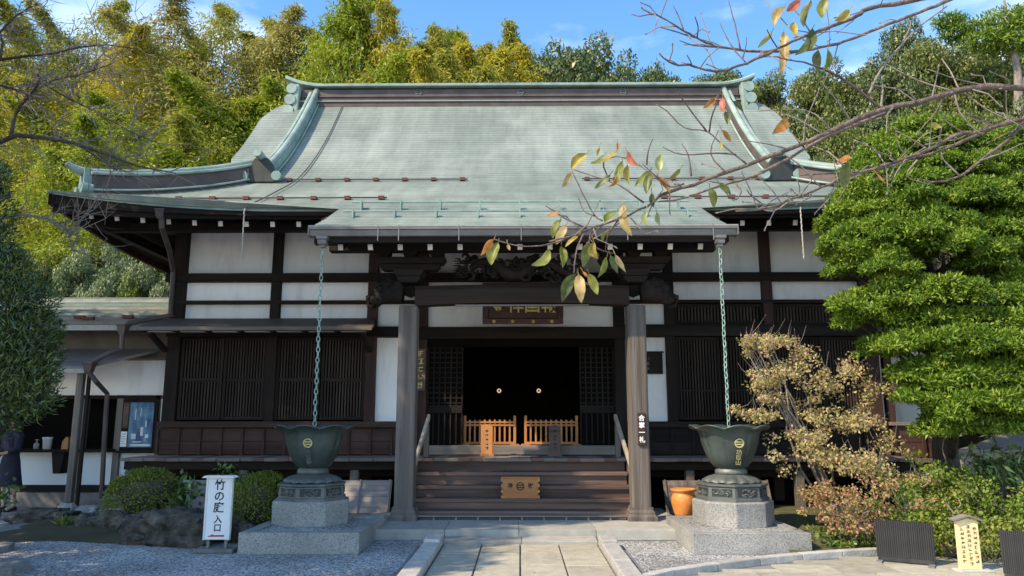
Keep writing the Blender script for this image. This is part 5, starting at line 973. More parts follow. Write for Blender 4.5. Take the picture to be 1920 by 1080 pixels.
    put('mouth', MB().bar((-0.022, -0.098, 1.488), (0.022, -0.098, 1.488), 0.01, 0.008).mesh('mouth', 'red_ink'), None, root, (x, y, 0), (0, 0, R(-25)))
person(16, 900, 'person in dark navy skirt standing at the reception counter, half hidden by foliage')

# ================================================================ ROCKS, PLANTING
RK = [  # px x, px y of foot, half width, half depth, height, tone
    (165, 1000, 0.20, 0.22, 0.30, 'rock_dark'), (165, 945, 0.17, 0.17, 0.16, 'rock_pale'), (205, 1003, 0.28, 0.25, 0.30, 'rock_dark'), (150, 972, 0.18, 0.2, 0.18, 'rock_pale'), (262, 1015, 0.30, 0.25, 0.38, 'rock_dark'),
    (322, 1026, 0.52, 0.35, 0.44, 'rock_dark'), (250, 1022, 0.22, 0.15, 0.14, 'rock_dark'), (300, 960, 0.30, 0.25, 0.33, 'rock_pale'), (352, 962, 0.22, 0.22, 0.30, 'rock_pale'), (425, 1015, 0.30, 0.25, 0.26, 'rock_dark'), (60, 985, 0.42, 0.25, 0.22, 'rock_dark'), (118, 992, 0.22, 0.18, 0.14, 'rock_dark'), (475, 985, 0.26, 0.2, 0.3, 'rock_dark')]
for i, (x, y, a, d, h, m) in enumerate(sorted(RK)):
    g = gz(x, y, 0.0); tone = 'dark' if m == 'rock_dark' else 'pale'
    rock('garden_rock', f'{tone} garden rock, {ORD[i]} from the left of the rocks before the clipped shrubs', m, (g.x, g.y + d, h * 0.32), (a, d, h * 0.58), i + 1, 'garden rocks')
for i, (x0, y0, x1, y1, lab) in enumerate(((-60, 1010, 92, 990, 'flat dark stepping slab beside the garden rocks at the left edge'), (-60, 1042, 40, 1028, 'flat dark stepping slab in the gravel at the left edge'), (-80, 1082, 86, 1060, 'flat pale stepping slab in the bottom left corner'))):
    a, c = gz(x0, y0), gz(x1, y1); b = MB(); n = 9; cx_, cy_, w, d = (a.x + c.x) / 2, (a.y + c.y) / 2, (c.x - a.x) / 2, abs(c.y - a.y) / 2 + 0.12
    b.lathe([(1.0, 0.0), (1.0, 0.06), (0.95, 0.075)], n, (0, 0, 0), fn=lambda r, z, t, k: (r * (0.9 + 0.14 * math.sin(3 * t + i)), z)); o = put('stepping_slab', b.mesh('stepping_slab', 'slab_dark'), None, None, (cx_, cy_, 0), (0, 0, 0.1 * i), (w, d, 1)); tag(o, lab, 'slab', 'stepping slabs')
tag(MB().grid([[(-7.6 + 4.1 * i / 14, 10.25 + 1.8 * j / 7 - 0.1 * math.sin(i), (0.10 + 0.10 * noise.noise((i * 0.5, j * 0.5, 3))) * min(1, min(i, 14 - i) / 2) * min(1, j / 1.5)) for i in range(15)] for j in range(8)]).build('planting_bed', 'forest_floor', smooth=True), kind='structure')

def dome(name, label, cx, cy, z0, rx, ry, h, seed, m='azalea_leaf', n=14000, L_=0.034, group=None):
    g = np.random.default_rng(seed); root = thing(name, label, 'shrub', (cx, cy, 0), group)
    cl = [((cx, cy, z0), (rx, ry, h), 1.0)]
    for k in range(22):
        a = g.uniform(0, 6.28); t = g.uniform(0.0, 0.95); cl.append(((cx + math.cos(a) * rx * 0.72 * t, cy + math.sin(a) * ry * 0.72 * t, z0 + h * 0.72 * math.sqrt(1 - t * t * 0.9)), (rx * 0.34, ry * 0.34, h * 0.30), 0.10))
    crown('foliage', g, cl, n / 3.2, L_, L_ * 0.55, m, root, shell=(0.80, 1.12), up=0.35, wild=0.8, low=-0.3)
    b = MB(); b.lathe([(rx * 0.3, 0.0), (rx * 0.6, z0), (rx * 0.86, z0 + h * 0.30), (rx * 0.72, z0 + h * 0.62), (rx * 0.35, z0 + h * 0.84), (0.02, z0 + h * 0.88)], 24, (cx, cy, 0), fn=lambda r, z, t, i: (r * (1 if abs(math.sin(t)) < 2 else 1), z)); o = b.build('twig_core', 'dark_bark', root, smooth=True)
    for v in o.data.vertices: v.co.y = cy + (v.co.y - cy) * ry / rx
    for k in range(6):
        a = g.uniform(0, 6.28); MB().tube([(cx + 0.05 * math.cos(a), cy + 0.05 * math.sin(a), 0), (cx + rx * 0.4 * math.cos(a), cy + ry * 0.4 * math.sin(a), z0 + h * 0.3)], [0.018, 0.01], 6).build('stem', 'dark_bark', root)
    return root
p = gz(252, 968, 0.2); dome('clipped_shrub', 'clipped round green shrub left of the white garden sign', p.x, p.y + 0.3, 0.40, 0.56, 0.50, 0.45, 1, group='clipped azaleas')
p = gz(478, 982, 0.2); dome('clipped_shrub', 'clipped round shrub between the white garden sign and the left basin', p.x - 0.02, p.y + 0.30, 0.38, 0.46, 0.42, 0.47, 2, group='clipped azaleas')
for i, (x, y, d, n, lab, L_) in enumerate(((345, 925, 11.6, 60, 'small glossy leaved plant before the pale leaning screen', 0.11), (428, 893, 12.3, 40, 'small glossy plant showing above the white garden sign', 0.09), (500, 968, 11.0, 60, 'grassy tuft at the foot of the shaded left basin', 0.14), (122, 975, 11.4, 50, 'yellow green grassy tuft among the left garden rocks', 0.16), (4, 930, 12.6, 24, 'pale green leafy plant at the left edge by the person', 0.12))):
    p = at(x, y, d); root = thing('small_plant', lab, 'plant', (p.x, p.y, 0.05)); g = np.random.default_rng(40 + i)
    tuft = 'tuft' in lab; P = np.array([p.x, p.y, p.z - (0.12 if tuft else 0)]) + g.normal(size=(n * 3, 3)) * (0.05 if tuft else 0.11); D = g.normal(size=(n * 3, 3)) * 0.6 + np.array([0, 0, 1.0 if tuft else 0.1])
    put('leaves', leaf_mesh('leaves', P, D, g.normal(size=(n * 3, 3)), L_ * g.uniform(0.6, 1.2, n * 3), L_ * (0.12 if tuft else 0.5), g.uniform(0, 1, n * 3)), 'grass_leaf' if tuft else 'aucuba_leaf', root)
    for k in range(4): MB().tube(wander(g, (p.x, p.y, 0.0), (p.x + g.normal() * 0.07, p.y, max(p.z, 0.1)), 3, 0.02), 0.006, 5).build('stem', 'dark_bark', root)

# ---- clipped conifer on the right: tiers of flat sprays
def conifer():
    g = np.random.default_rng(21); bx_, by_ = 6.35, 11.4; root = thing('clipped_conifer', 'large bright green conifer clipped into layered tiers at the right', 'tree', (bx_, by_, 0))
    pads = []   # px x, px y, depth, rx, ry, rz
    S = [(1700, 275, 10.7, 0.80, 0.8, 0.42), (1640, 330, 10.4, 0.55, 0.7, 0.38), (1770, 300, 10.8, 0.75, 0.8, 0.40), (1860, 290, 11.0, 0.7, 0.8, 0.42), (1600, 400, 10.1, 0.45, 0.6, 0.42), (1690, 380, 10.0, 0.75, 0.7, 0.40), (1790, 380, 10.2, 0.65, 0.7, 0.34), (1880, 380, 10.4, 0.7, 0.7, 0.42), (1585, 465, 9.9, 0.40, 0.55, 0.36), (1660, 455, 9.7, 0.60, 0.6, 0.36), (1745, 470, 9.7, 0.55, 0.6, 0.30), (1840, 460, 9.9, 0.6, 0.6, 0.34), (1915, 480, 10.0, 0.5, 0.6, 0.40),
         (1600, 570, 9.9, 0.48, 0.55, 0.24), (1665, 555, 9.7, 0.55, 0.6, 0.26), (1750, 565, 9.5, 0.65, 0.6, 0.28), (1840, 575, 9.6, 0.62, 0.6, 0.30), (1920, 590, 9.8, 0.5, 0.6, 0.36), (1580, 600, 10.0, 0.28, 0.4, 0.18), (1650, 650, 9.7, 0.40, 0.5, 0.16), (1740, 640, 9.5, 0.60, 0.6, 0.22), (1830, 655, 9.4, 0.62, 0.6, 0.24), (1910, 670, 9.5, 0.5, 0.6, 0.28),
         (1735, 735, 9.5, 0.52, 0.5, 0.26), (1800, 755, 9.3, 0.62, 0.55, 0.26), (1880, 745, 9.4, 0.55, 0.55, 0.28), (1775, 795, 9.5, 0.38, 0.4, 0.14), (1850, 795, 9.5, 0.45, 0.4, 0.14), (1930, 770, 9.6, 0.4, 0.5, 0.25), (1690, 700, 9.8, 0.26, 0.4, 0.14), (1990, 420, 10.6, 0.8, 0.9, 1.2), (2000, 640, 10.2, 0.7, 0.8, 0.8)]
    S += [(1655, 300, 10.8, 0.5, 0.6, 0.4), (1735, 330, 10.5, 0.6, 0.7, 0.35), (1830, 335, 10.7, 0.7, 0.7, 0.4), (1625, 430, 10.0, 0.5, 0.6, 0.4), (1560, 430, 10.2, 0.22, 0.4, 0.25), (1565, 500, 10.0, 0.22, 0.4, 0.2), (1620, 500, 9.8, 0.4, 0.5, 0.25), (1700, 425, 9.8, 0.6, 0.6, 0.3), (1880, 430, 10.2, 0.55, 0.6, 0.35), (1820, 500, 9.8, 0.35, 0.5, 0.16), (1800, 610, 9.5, 0.5, 0.5, 0.2), (1880, 630, 9.5, 0.5, 0.5, 0.25), (1860, 700, 9.4, 0.5, 0.5, 0.25), (1780, 700, 9.4, 0.4, 0.5, 0.14), (1570, 480, 10.0, 0.3, 0.45, 0.3), (1590, 350, 10.3, 0.3, 0.45, 0.3), (1700, 605, 9.7, 0.45, 0.5, 0.2), (1735, 690, 9.6, 0.45, 0.5, 0.22), (1820, 715, 9.4, 0.5, 0.5, 0.24), (1900, 530, 9.9, 0.5, 0.5, 0.25), (1870, 610, 9.6, 0.5, 0.5, 0.25), (1920, 720, 9.5, 0.4, 0.5, 0.3)]; S = [(x, y, d, rx, ry, rz * 1.06) for (x, y, d, rx, ry, rz) in S]
    cl = []; S = [(x + 24, y, d, rx, ry, rz) for (x, y, d, rx, ry, rz) in S]
    for (x, y, d, rx, ry, rz) in S:
        c = at(x, y, d + 0.35); cl.append(((c.x, c.y, c.z), (rx * 0.9, ry * 0.9, rz * 0.8), rx * ry * 1.6))
        for k in range(int(44 * rx)):
            a = g.uniform(0, 6.28); t = g.uniform(0.2, 1.08) ** 0.8; q = g.uniform(0.07, 0.24)
            cl.append(((c.x + math.cos(a) * rx * t * 0.92, c.y + math.sin(a) * ry * t * 0.92, c.z + rz * 0.75 * math.sqrt(max(0, 1 - t * t)) - 0.1 * t + g.uniform(-0.06, 0.05)), (q, q, q * g.uniform(0.3, 0.7)), q * q * 9))
    P, D, N, Rn = clump_leaves(g, cl, 1750, shell=(0.6, 1.08), up=0.55, wild=0.45, low=-0.35); print('conifer', len(P))
    D[:, 2] += 0.15; n = len(P)
    put('foliage', leaf_mesh('foliage', P, D, N, 0.06 * g.uniform(0.4, 1.6, n), 0.022 * g.uniform(0.5, 1.5, n), Rn), 'hinoki_leaf', root)
    MB().tube([(bx_, by_, 0), (bx_ - 0.05, by_, 1.2), (bx_ + 0.1, by_ - 0.1, 2.4), (bx_ - 0.1, by_, 3.8), (bx_, by_, 5.4)], [0.20, 0.17, 0.14, 0.10, 0.04], 10).build('trunk', 'dark_bark', root, smooth=True)
    for (x, y, d, rx, ry, rz) in S:
        c = at(x, y, d + 0.35); z0 = max(0.8, c.z - 0.35 - 0.25 * abs(c.x - bx_)); MB().tube(wander(g, (bx_, by_, z0), (c.x, c.y, c.z - 0.04), 5, 0.08), [0.06, 0.05, 0.045, 0.035, 0.025, 0.012], 7).build('limb', 'dark_bark', root, smooth=True)
conifer()
# ---- dark podocarp at the left edge
def podocarp():
    g = np.random.default_rng(31); c0 = at(20, 700, 7.3); bx_, by_ = c0.x - 0.65, 7.6; root = thing('podocarp_tree', 'dense dark green clipped tree with narrow leaves at the left edge', 'tree', (bx_, by_, 0))
    S = [(-20, 340, 0.25), (-15, 400, 0.32), (-25, 470, 0.40), (10, 540, 0.42), (40, 590, 0.40), (55, 640, 0.38), (30, 690, 0.45), (60, 720, 0.32), (25, 740, 0.36), (-10, 770, 0.35), (75, 560, 0.25), (85, 620, 0.22), (90, 690, 0.20), (80, 750, 0.22), (-60, 600, 0.6), (-70, 700, 0.55), (0, 330, 0.16), (15, 500, 0.25), (-80, 450, 0.5)]
    cl = [((p.x, p.y, p.z), (r, r, r), 9 * r * r) for p, r in ((at(x - 12, y, 7.3), r * 0.93) for x, y, r in S)]
    P, D, N, Rn = clump_leaves(g, cl, 1150, shell=(0.55, 1.03), up=0.2, wild=0.5); n = len(P); D[:, 2] += 0.45; print('podo', n)
    put('foliage', leaf_mesh('foliage', P, D, N, 0.078 * g.uniform(0.6, 1.3, n), 0.014 * g.uniform(0.8, 1.3, n), Rn, 0.08), 'podocarp_leaf', root)
    b = MB().tube([(bx_, by_, 0), (bx_ + 0.05, by_, 1.5), (bx_, by_, 3.6)], [0.13, 0.11, 0.04], 9); b.build('trunk', 'dark_bark', root, smooth=True)
    for p, r in ((at(x, y, 7.35), r) for x, y, r in S): MB().tube(wander(g, (bx_, by_, max(0.8, p.z - 0.4)), (p.x, p.y, p.z), 4, 0.05), [0.04, 0.035, 0.03, 0.02, 0.01], 6).build('limb', 'dark_bark', root)
    tw = MB()
    for _ in range(260):
        c, r, k = cl[g.integers(len(cl))]; d = sph(g, 1)[0]; c = np.array(c); tw.tube([tuple(c), tuple(c + d * r[0] * 0.9)], [0.008, 0.003], 4)
    tw.build('twigs', 'dark_bark', root, fix=False, kind='stuff')
podocarp()
# ---- autumn shrub and the planting on the right
def stemmy(name, label, base, pads, per, m, seed, L_=0.05, W_=0.034, nst=14, core=0.05, wild=0.7, bark='grey_twig', twigs=0):
    g = np.random.default_rng(seed); root = thing(name, label, 'shrub', base); cl = []
    for (x, y, d, rx, ry, rz) in pads:
        c = at(x, y, d); cl.append(((c.x, c.y, c.z), (rx * 0.8, ry, rz), (rx * ry * 3 + 0.03) * 0.35))
        for _ in range(7):
            o_ = g.normal(size=3) * np.array([rx * 0.62, ry * 0.6, rz * 1.15]); q_ = g.uniform(0.25, 0.5); cl.append(((c.x + o_[0], c.y + o_[1], c.z + o_[2]), (rx * q_, ry * q_, rz * q_ * 1.3 + 0.02), (rx * ry * 3 + 0.03) * 0.09))
    crown('foliage', g, cl, per, L_, W_, m, root, shell=(0.2, 1.1), up=0.5, wild=wild)
    for k in range(nst):
        (c, r, _) = cl[g.integers(len(cl))] if k >= len(cl) else cl[k]; q = np.array(c) + g.uniform(-0.6, 0.6, 3) * np.array(r)
        b0 = (base[0] + g.uniform(-core, core), base[1] + g.uniform(-core, core), 0.02); pts = wander(g, b0, tuple(q), 6, 0.13); MB().tube(pts, list(np.linspace(0.022, 0.005, 7)), 6).build('stem', bark, root, fix=False)
    if twigs:
        b = MB()
        for k in range(twigs):
            (c, r, _) = cl[g.integers(len(cl))]; q = np.array(c) + g.uniform(-0.8, 0.8, 3) * np.array(r); d = np.array([g.normal() * 0.12, g.normal() * 0.1, g.uniform(0.12, 0.32)]); b.tube([tuple(q), tuple(q + d * 0.5 + g.normal(size=3) * 0.015), tuple(q + d)], [0.004, 0.003, 0.0015], 4)
        b.build('twigs', bark, root, fix=False, kind='stuff')
    return root
q = gz(1515, 985, 0.0)
stemmy('autumn_shrub', 'tall airy shrub with tan and pinkish autumn leaves right of the right basin', (q.x + 0.1, 10.7, 0), [(1440, 640, 10.5, 0.30, 0.35, 0.09), (1405, 635, 10.5, 0.2, 0.2, 0.06), (1470, 690, 10.5, 0.34, 0.4, 0.12), (1430, 705, 10.4, 0.25, 0.3, 0.10), (1420, 780, 10.3, 0.28, 0.3, 0.10), (1450, 745, 10.4, 0.22, 0.3, 0.08), (1510, 660, 10.6, 0.22, 0.3, 0.10), (1545, 720, 10.4, 0.30, 0.35, 0.14), (1600, 700, 10.5, 0.25, 0.35, 0.20), (1640, 730, 10.5, 0.30, 0.35, 0.14), (1560, 780, 10.3, 0.42, 0.4, 0.14), (1620, 790, 10.3, 0.30, 0.35, 0.12), (1530, 850, 10.2, 0.38, 0.4, 0.14), (1580, 870, 10.1, 0.42, 0.4, 0.12), (1640, 880, 10.2, 0.30, 0.35, 0.12), (1500, 815, 10.2, 0.25, 0.3, 0.10), (1660, 830, 10.3, 0.25, 0.3, 0.14), (1700, 900, 10.3, 0.3, 0.3, 0.08)], 1750, 'autumn_leaf', 51, 0.042, 0.030, 13, 0.14, bark='bark', twigs=150)
stemmy('pink_shrub', 'low shrub with pinkish red autumn leaves before the airy tan shrub', (4.35, 9.95, 0), [(1590, 930, 9.8, 0.45, 0.4, 0.12), (1640, 955, 9.7, 0.35, 0.4, 0.14), (1530, 925, 9.9, 0.3, 0.3, 0.10), (1600, 985, 9.6, 0.35, 0.3, 0.10), (1560, 970, 9.7, 0.25, 0.3, 0.08), (1660, 1005, 9.5, 0.2, 0.2, 0.06)], 1900, 'pink_leaf', 52, 0.04, 0.03, 16, 0.15)
SH = [(1730, 955, 9.7, 0.40, 0.4, 0.22, 'shrub_leaf'), (1800, 925, 10.2, 0.45, 0.4, 0.25, 'shrub_leaf'), (1870, 950, 9.8, 0.45, 0.4, 0.24, 'shrub_leaf'), (1735, 990, 9.6, 0.32, 0.3, 0.16, 'shrub_leaf'), (1780, 985, 9.2, 0.38, 0.35, 0.22, 'azalea_leaf'), (1870, 1000, 9.0, 0.42, 0.3, 0.18, 'grass_leaf'), (1930, 970, 9.3, 0.4, 0.4, 0.3, 'shrub_leaf'), (1750, 900, 10.6, 0.4, 0.3, 0.2, 'shrub_leaf')]
for i, (x, y, d, rx, ry, rz, m) in enumerate(sorted(SH)):
    c = at(x, y, d); stemmy('low_shrub', f'low leafy shrub, {ORD[i]} from the left in the bed at the right', (c.x, c.y, 0), [(x, y, d, rx, ry, rz), (x - 25, y + 22, d - 0.15, rx * 0.7, ry * 0.7, rz * 0.7), (x + 30, y + 18, d - 0.1, rx * 0.6, ry * 0.7, rz * 0.6)], 2400, m, 60 + i, 0.045, 0.028, 10, 0.1)
for i, (x, y, d, lab) in enumerate(((1850, 890, 10.0, 'broad leaved aucuba with pale green leaves under the conifer'), (1890, 870, 10.3, 'taller broad leaved aucuba at the right edge under the conifer'), (1585, 1010, 9.7, 'fern like green plant in front of the pink shrub'))):
    c = at(x, y, d); g = np.random.default_rng(80 + i); root = thing('broadleaf_plant', lab, 'plant', (c.x, c.y, 0)); n = 260
    P = np.array(c) + g.normal(size=(n, 3)) * np.array([0.20, 0.18, 0.12 if i < 2 else 0.06]); D = g.normal(size=(n, 3)) + np.array([0, -0.3, -0.35 if i < 2 else 0.4])
    put('leaves', leaf_mesh('leaves', P, D, g.normal(size=(n, 3)) + np.array([0, 0, 1.2]), 0.15 * g.uniform(0.6, 1.2, n) * (1 if i < 2 else 0.7), 0.045 * g.uniform(0.7, 1.2, n), g.uniform(0, 1, n)), 'aucuba_leaf', root)
    for k in range(6): MB().tube(wander(g, (c.x + g.normal() * 0.05, c.y, 0), tuple(P[k * 9]), 4, 0.03), 0.008, 5).build('stem', 'dark_bark', root)
g = np.random.default_rng(93); n = 46; P = np.stack([g.uniform(-4.5, 4.5, n), g.uniform(7.9, 9.9, n), np.full(n, 0.035)], 1); P[:, 2] = np.where(np.abs(P[:, 0]) < 1.0, 0.036, 0.012); kk = (np.abs(P[:, 0]) < 0.95) | (np.abs(P[:, 0]) > 1.25); P = P[kk & ~((np.abs(P[:, 0]) > 1.9) & (P[:, 1] > 9.3))]; n = len(P)
D = g.normal(size=(n, 3)); D[:, 2] = 0.1
tag(put('fallen_leaves', leaf_mesh('fallen_leaves', P, D, np.tile([0, 0, 1.0], (n, 1)) + g.normal(size=(n, 3)) * 0.3, 0.05 * g.uniform(0.6, 1.2, n), 0.022, g.uniform(0, 1, n), 0.05), 'autumn_leaf'), 'small dry leaves fallen on the path and gravel', 'leaves', kind='stuff')
# soil bed, kerb, paving on the right
kp = [gz(x, y, 0.0) for x, y in ((1190, 1100), (1260, 1083), (1340, 1071), (1420, 1060), (1500, 1052), (1575, 1046), (1640, 1042), (1720, 1040), (1830, 1038), (1960, 1034))]
bed = MB(); n = len(kp)
bed.grid([[(p.x, p.y + 0.1, 0.03) for p in kp[4:]], [(p.x, p.y + 0.6, 0.10) for p in kp[4:]], [(p.x + 0.2, p.y + 1.6, 0.16) for p in kp[4:]], [(p.x + 0.8, 12.6, 0.2) for p in kp[4:]], [(p.x + 1.0, 13.4, 0.15) for p in kp[4:]]])
tag(bed.build('garden_bed', 'moss_soil', smooth=True), kind='structure')
pav = tag(MB().add([(kp[0].x - 0.3, kp[0].y - 0.3, 0.004), (kp[0].x - 0.6, 3, 0.004), (12, 3, 0.004)] + [(12, kp[-1].y, 0.004)] + [(p.x, p.y, 0.004) for p in kp[::-1]], [tuple(range(4 + n))]).build('pavement', 'slab_dark'), kind='structure')
for r in range(7):
    for c in range(10):
        x0 = 1.85 + c * 0.62 + (0.3 if r % 2 else 0); y0 = 5.9 + r * 0.47; w, d = 0.61, 0.46
        lim = lambda xx: np.interp(xx, [p.x for p in kp], [p.y for p in kp])
        if y0 + d > lim(x0) - 0.02 and y0 + 0.1 > min(lim(x0), lim(x0 + w)) : continue
        y1 = min(y0 + d, lim(x0) - 0.03, lim(x0 + w) - 0.03)
        if y1 - y0 < 0.12: continue
        bx('paving_slab', 'path_stone', pav, x0 + 0.004, x0 + w - 0.004, y0, y1 - 0.005, 0.005, 0.024 + rs.uniform(-0.003, 0.003))
kb = tag(bpy.data.objects.new('kerb', None), kind='structure'); link(kb)
for a, c in zip(kp[:-1], kp[1:]):
    d = c - a; m_ = max(1, round(d.length / 0.55))
    for i in range(m_):
        p0 = a + d * (i / m_ + 0.006); p1 = a + d * ((i + 1) / m_ - 0.006); MB().bar(p0 + Vector((0, 0, 0.045)), p1 + Vector((0, 0, 0.045)), 0.11, 0.09).build('kerb_stone', 'kerb_stone', kb, bevel=0.012)
g = np.random.default_rng(90); n = 9000; P = np.stack([g.uniform(3.45, 7.2, n), g.uniform(9.1, 12.3, n), np.zeros(n)], 1)
P[:, 1] = np.maximum(P[:, 1], np.interp(P[:, 0], [p.x for p in kp], [p.y + 0.15 for p in kp])); P[:, 2] = 0.05 + 0.02 * np.minimum(P[:, 1] - 9, 2) + g.uniform(0, 0.05, n)
kk = (P[:, 0] > 3.85) | (P[:, 1] > 11.1); P = P[kk]; n = len(P)
tag(put('ground_cover', leaf_mesh('ground_cover', P, g.normal(size=(n, 3)) * 0.5 + np.array([0, 0, 0.7]), g.normal(size=(n, 3)) + np.array([0, 0, 0.6]), 0.06 * g.uniform(0.5, 1.3, n), 0.022, g.uniform(0, 1, n)), 'grass_leaf'), 'low mossy green ground cover in the bed at the right', 'ground cover', kind='stuff')

# ================================================================ CHERRY BRANCHES REACHING IN FROM THE RIGHT
cherry = thing('cherry_tree', 'nearly bare cherry tree reaching in from the right with a few autumn leaves', 'tree', (3.9, 3.4, 0))
CB = Vector((3.9, 3.4, 0)); g = np.random.default_rng(77)
MB().tube([CB, CB + Vector((-0.05, 0, 1.2)), CB + Vector((-0.25, 0.0, 2.3)), CB + Vector((-0.3, 0.0, 3.3)), CB + Vector((-0.2, 0.1, 4.6))], [0.17, 0.14, 0.12, 0.09, 0.03], 12).build('trunk', 'cherry_bark', cherry, smooth=True)
def px_r(w, d): return w / 2 * d / F
def branch(pts, w0, w1, d0, d1, m='cherry_bark', root=None, n=8, sub=3):
    k = len(pts); P = [at(x, y, d0 + (d1 - d0) * i / (k - 1)) for i, (x, y) in enumerate(pts)]
    if root is not None: P = [root] + P
    Q = []       # smooth with Catmull-Rom
    for i in range(len(P) - 1):
        a, b_, c, d = P[max(i - 1, 0)], P[i], P[i + 1], P[min(i + 2, len(P) - 1)]
        for s in range(sub):
            t = s / sub; q = 0.5 * ((2 * b_) + (-a + c) * t + (2 * a - 5 * b_ + 4 * c - d) * t * t + (-a + 3 * b_ - 3 * c + d) * t ** 3); q += Vector(g.normal(size=3)) * px_r(w0, d0) * 0.12; Q.append(q)
    Q.append(P[-1]); rr = [0.87 * px_r(w0 + (w1 - w0) * (i / (len(Q) - 1)) ** 0.8, (d0 + d1) / 2) * (1 + 0.10 * g.normal()) for i in range(len(Q))]
    MB().tube(Q, rr, n).build('branch', m, cherry, smooth=True, fix=False); return Q
T1 = CB + Vector((-0.25, 0, 2.35)); T2 = CB + Vector((-0.28, 0, 3.0)); T3 = CB + Vector((-0.22, 0.0, 2.1))
A = branch([(1990, 152), (1920, 162), (1850, 163), (1800, 170), (1720, 192), (1655, 205), (1560, 245), (1480, 280), (1400, 310), (1300, 345), (1240, 368), (1200, 395), (1130, 420), (1080, 440), (1030, 453)], 20, 3.4, 3.2, 2.9, root=T1)
branch([(1085, 438), (1030, 458), (985, 462), (950, 456), (925, 448)], 4, 2.5, 2.92, 2.9)
branch([(1660, 212), (1560, 252), (1500, 285), (1430, 322), (1340, 352), (1280, 372), (1235, 378)], 10, 4, 3.18, 3.05)
B1 = branch([(1900, -70), (1780, -15), (1707, 2), (1629, 16), (1607, 31), (1573, 44), (1540, 56), (1498, 73), (1458, 91), (1400, 118), (1353, 133), (1322, 131), (1293, 121), (1264, 121), (1236, 100)], 14, 3.5, 3.3, 2.9, root=T2)
B2 = branch([(1950, -60), (1850, -30), (1782, -1), (1740, 17), (1684, 38), (1629, 60), (1584, 77), (1540, 89), (1485, 97), (1400, 95), (1369, 91), (1333, 84), (1307, 71), (1282, 58), (1238, 31), (1222, 26), (1202, 13)], 11, 3, 3.5, 3.0, root=T2)
C = branch([(2000, 195), (1920, 222), (1840, 245), (1790, 255), (1720, 290), (1660, 310), (1590, 330), (1540, 352), (1480, 375), (1440, 390), (1380, 396)], 13, 3, 3.4, 3.1, root=T3)
branch([(1860, 240), (1770, 280), (1700, 300), (1650, 317), (1560, 325), (1500, 328)], 8, 3, 3.4, 3.3)
branch([(1930, 215), (1890, 262), (1840, 300), (1800, 330), (1760, 341), (1720, 335)], 10, 3, 3.4, 3.3)
branch([(1652, 205), (1630, 185), (1590, 155), (1560, 137), (1520, 120), (1480, 112), (1450, 106)], 8, 2.5, 3.1, 3.0, 'twig_bark')
branch([(1630, 175), (1652, 130), (1690, 85), (1730, 45), (1775, 12)], 6, 3, 3.2, 3.5, 'grey_twig'); branch([(1652, 203), (1655, 170), (1653, 140)], 5, 3, 3.2, 3.3, 'grey_twig'); branch([(1685, 92), (1705, 55), (1708, 35)], 4, 2, 3.3, 3.4, 'grey_twig')
TW = [[(1222, 26), (1200, 30), (1184, 27)], [(1282, 58), (1274, 35), (1262, 10)], [(1307, 71), (1309, 50), (1303, 31)], [(1288, 66), (1262, 58), (1238, 51)], [(1388, 92), (1378, 45), (1366, 2)], [(1397, 116), (1372, 86), (1350, 44)], [(1392, 111), (1398, 90), (1400, 70)], [(1345, 88), (1300, 85), (1274, 76)], [(1297, 121), (1288, 103)], [(1293, 121), (1278, 117)], [(1498, 73), (1465, 35), (1430, -4)], [(1520, 62), (1500, 30), (1480, 10)], [(1458, 91), (1445, 70), (1438, 55)], [(1480, 80), (1475, 98), (1484, 112)],
      [(1129, 413), (1115, 404), (1093, 364), (1073, 322)], [(1207, 380), (1164, 349), (1142, 340), (1115, 331), (1075, 318)], [(1144, 342), (1132, 312), (1136, 300), (1155, 294), (1175, 297)], [(1282, 345), (1258, 350), (1230, 330), (1205, 308)], [(1213, 309), (1215, 284), (1224, 260)], [(1296, 330), (1290, 290), (1278, 270)], [(1400, 308), (1355, 272), (1325, 246), (1284, 240), (1250, 208), (1230, 196)], [(1325, 246), (1300, 214), (1282, 190), (1272, 172)], [(1330, 247), (1334, 220), (1345, 190), (1352, 168)], [(1380, 290), (1345, 287), (1280, 290), (1243, 276)], [(1360, 322), (1332, 288), (1347, 245)],
      [(1130, 422), (1112, 440), (1100, 458)], [(1095, 438), (1083, 462), (1078, 490), (1076, 512)], [(1115, 428), (1105, 445), (1112, 455)], [(1100, 428), (1060, 410), (1040, 396), (1022, 386)], [(1115, 404), (1095, 396), (1085, 372)], [(1160, 412), (1140, 440), (1135, 470)], [(1380, 345), (1390, 360), (1375, 375), (1352, 350)], [(1420, 330), (1370, 344), (1330, 340)], [(1100, 455), (1130, 470), (1150, 475)],
      [(1560, 245), (1530, 215), (1490, 205), (1420, 208)], [(1540, 250), (1500, 225), (1460, 210)], [(1480, 280), (1440, 270), (1390, 262)], [(1600, 232), (1570, 190), (1545, 160)], [(1800, 170), (1780, 130), (1765, 110)], [(1790, 172), (1720, 150), (1660, 120)], [(1790, 175), (1800, 210), (1830, 245), (1845, 250)], [(1855, 162), (1800, 150), (1740, 130)], [(1540, 352), (1500, 310), (1470, 290)], [(1600, 328), (1560, 290), (1540, 280), (1500, 265)], [(1660, 310), (1640, 280), (1600, 262)], [(1740, 280), (1710, 262), (1680, 245)], [(1760, 270), (1768, 230), (1772, 215)], [(1800, 330), (1770, 300), (1765, 285)], [(1840, 300), (1870, 290), (1920, 268)], [(1720, 300), (1700, 330), (1740, 345)], [(1800, 165), (1850, 205), (1925, 240)], [(1440, 390), (1410, 368), (1400, 355)], [(1480, 377), (1450, 396), (1420, 390)]]
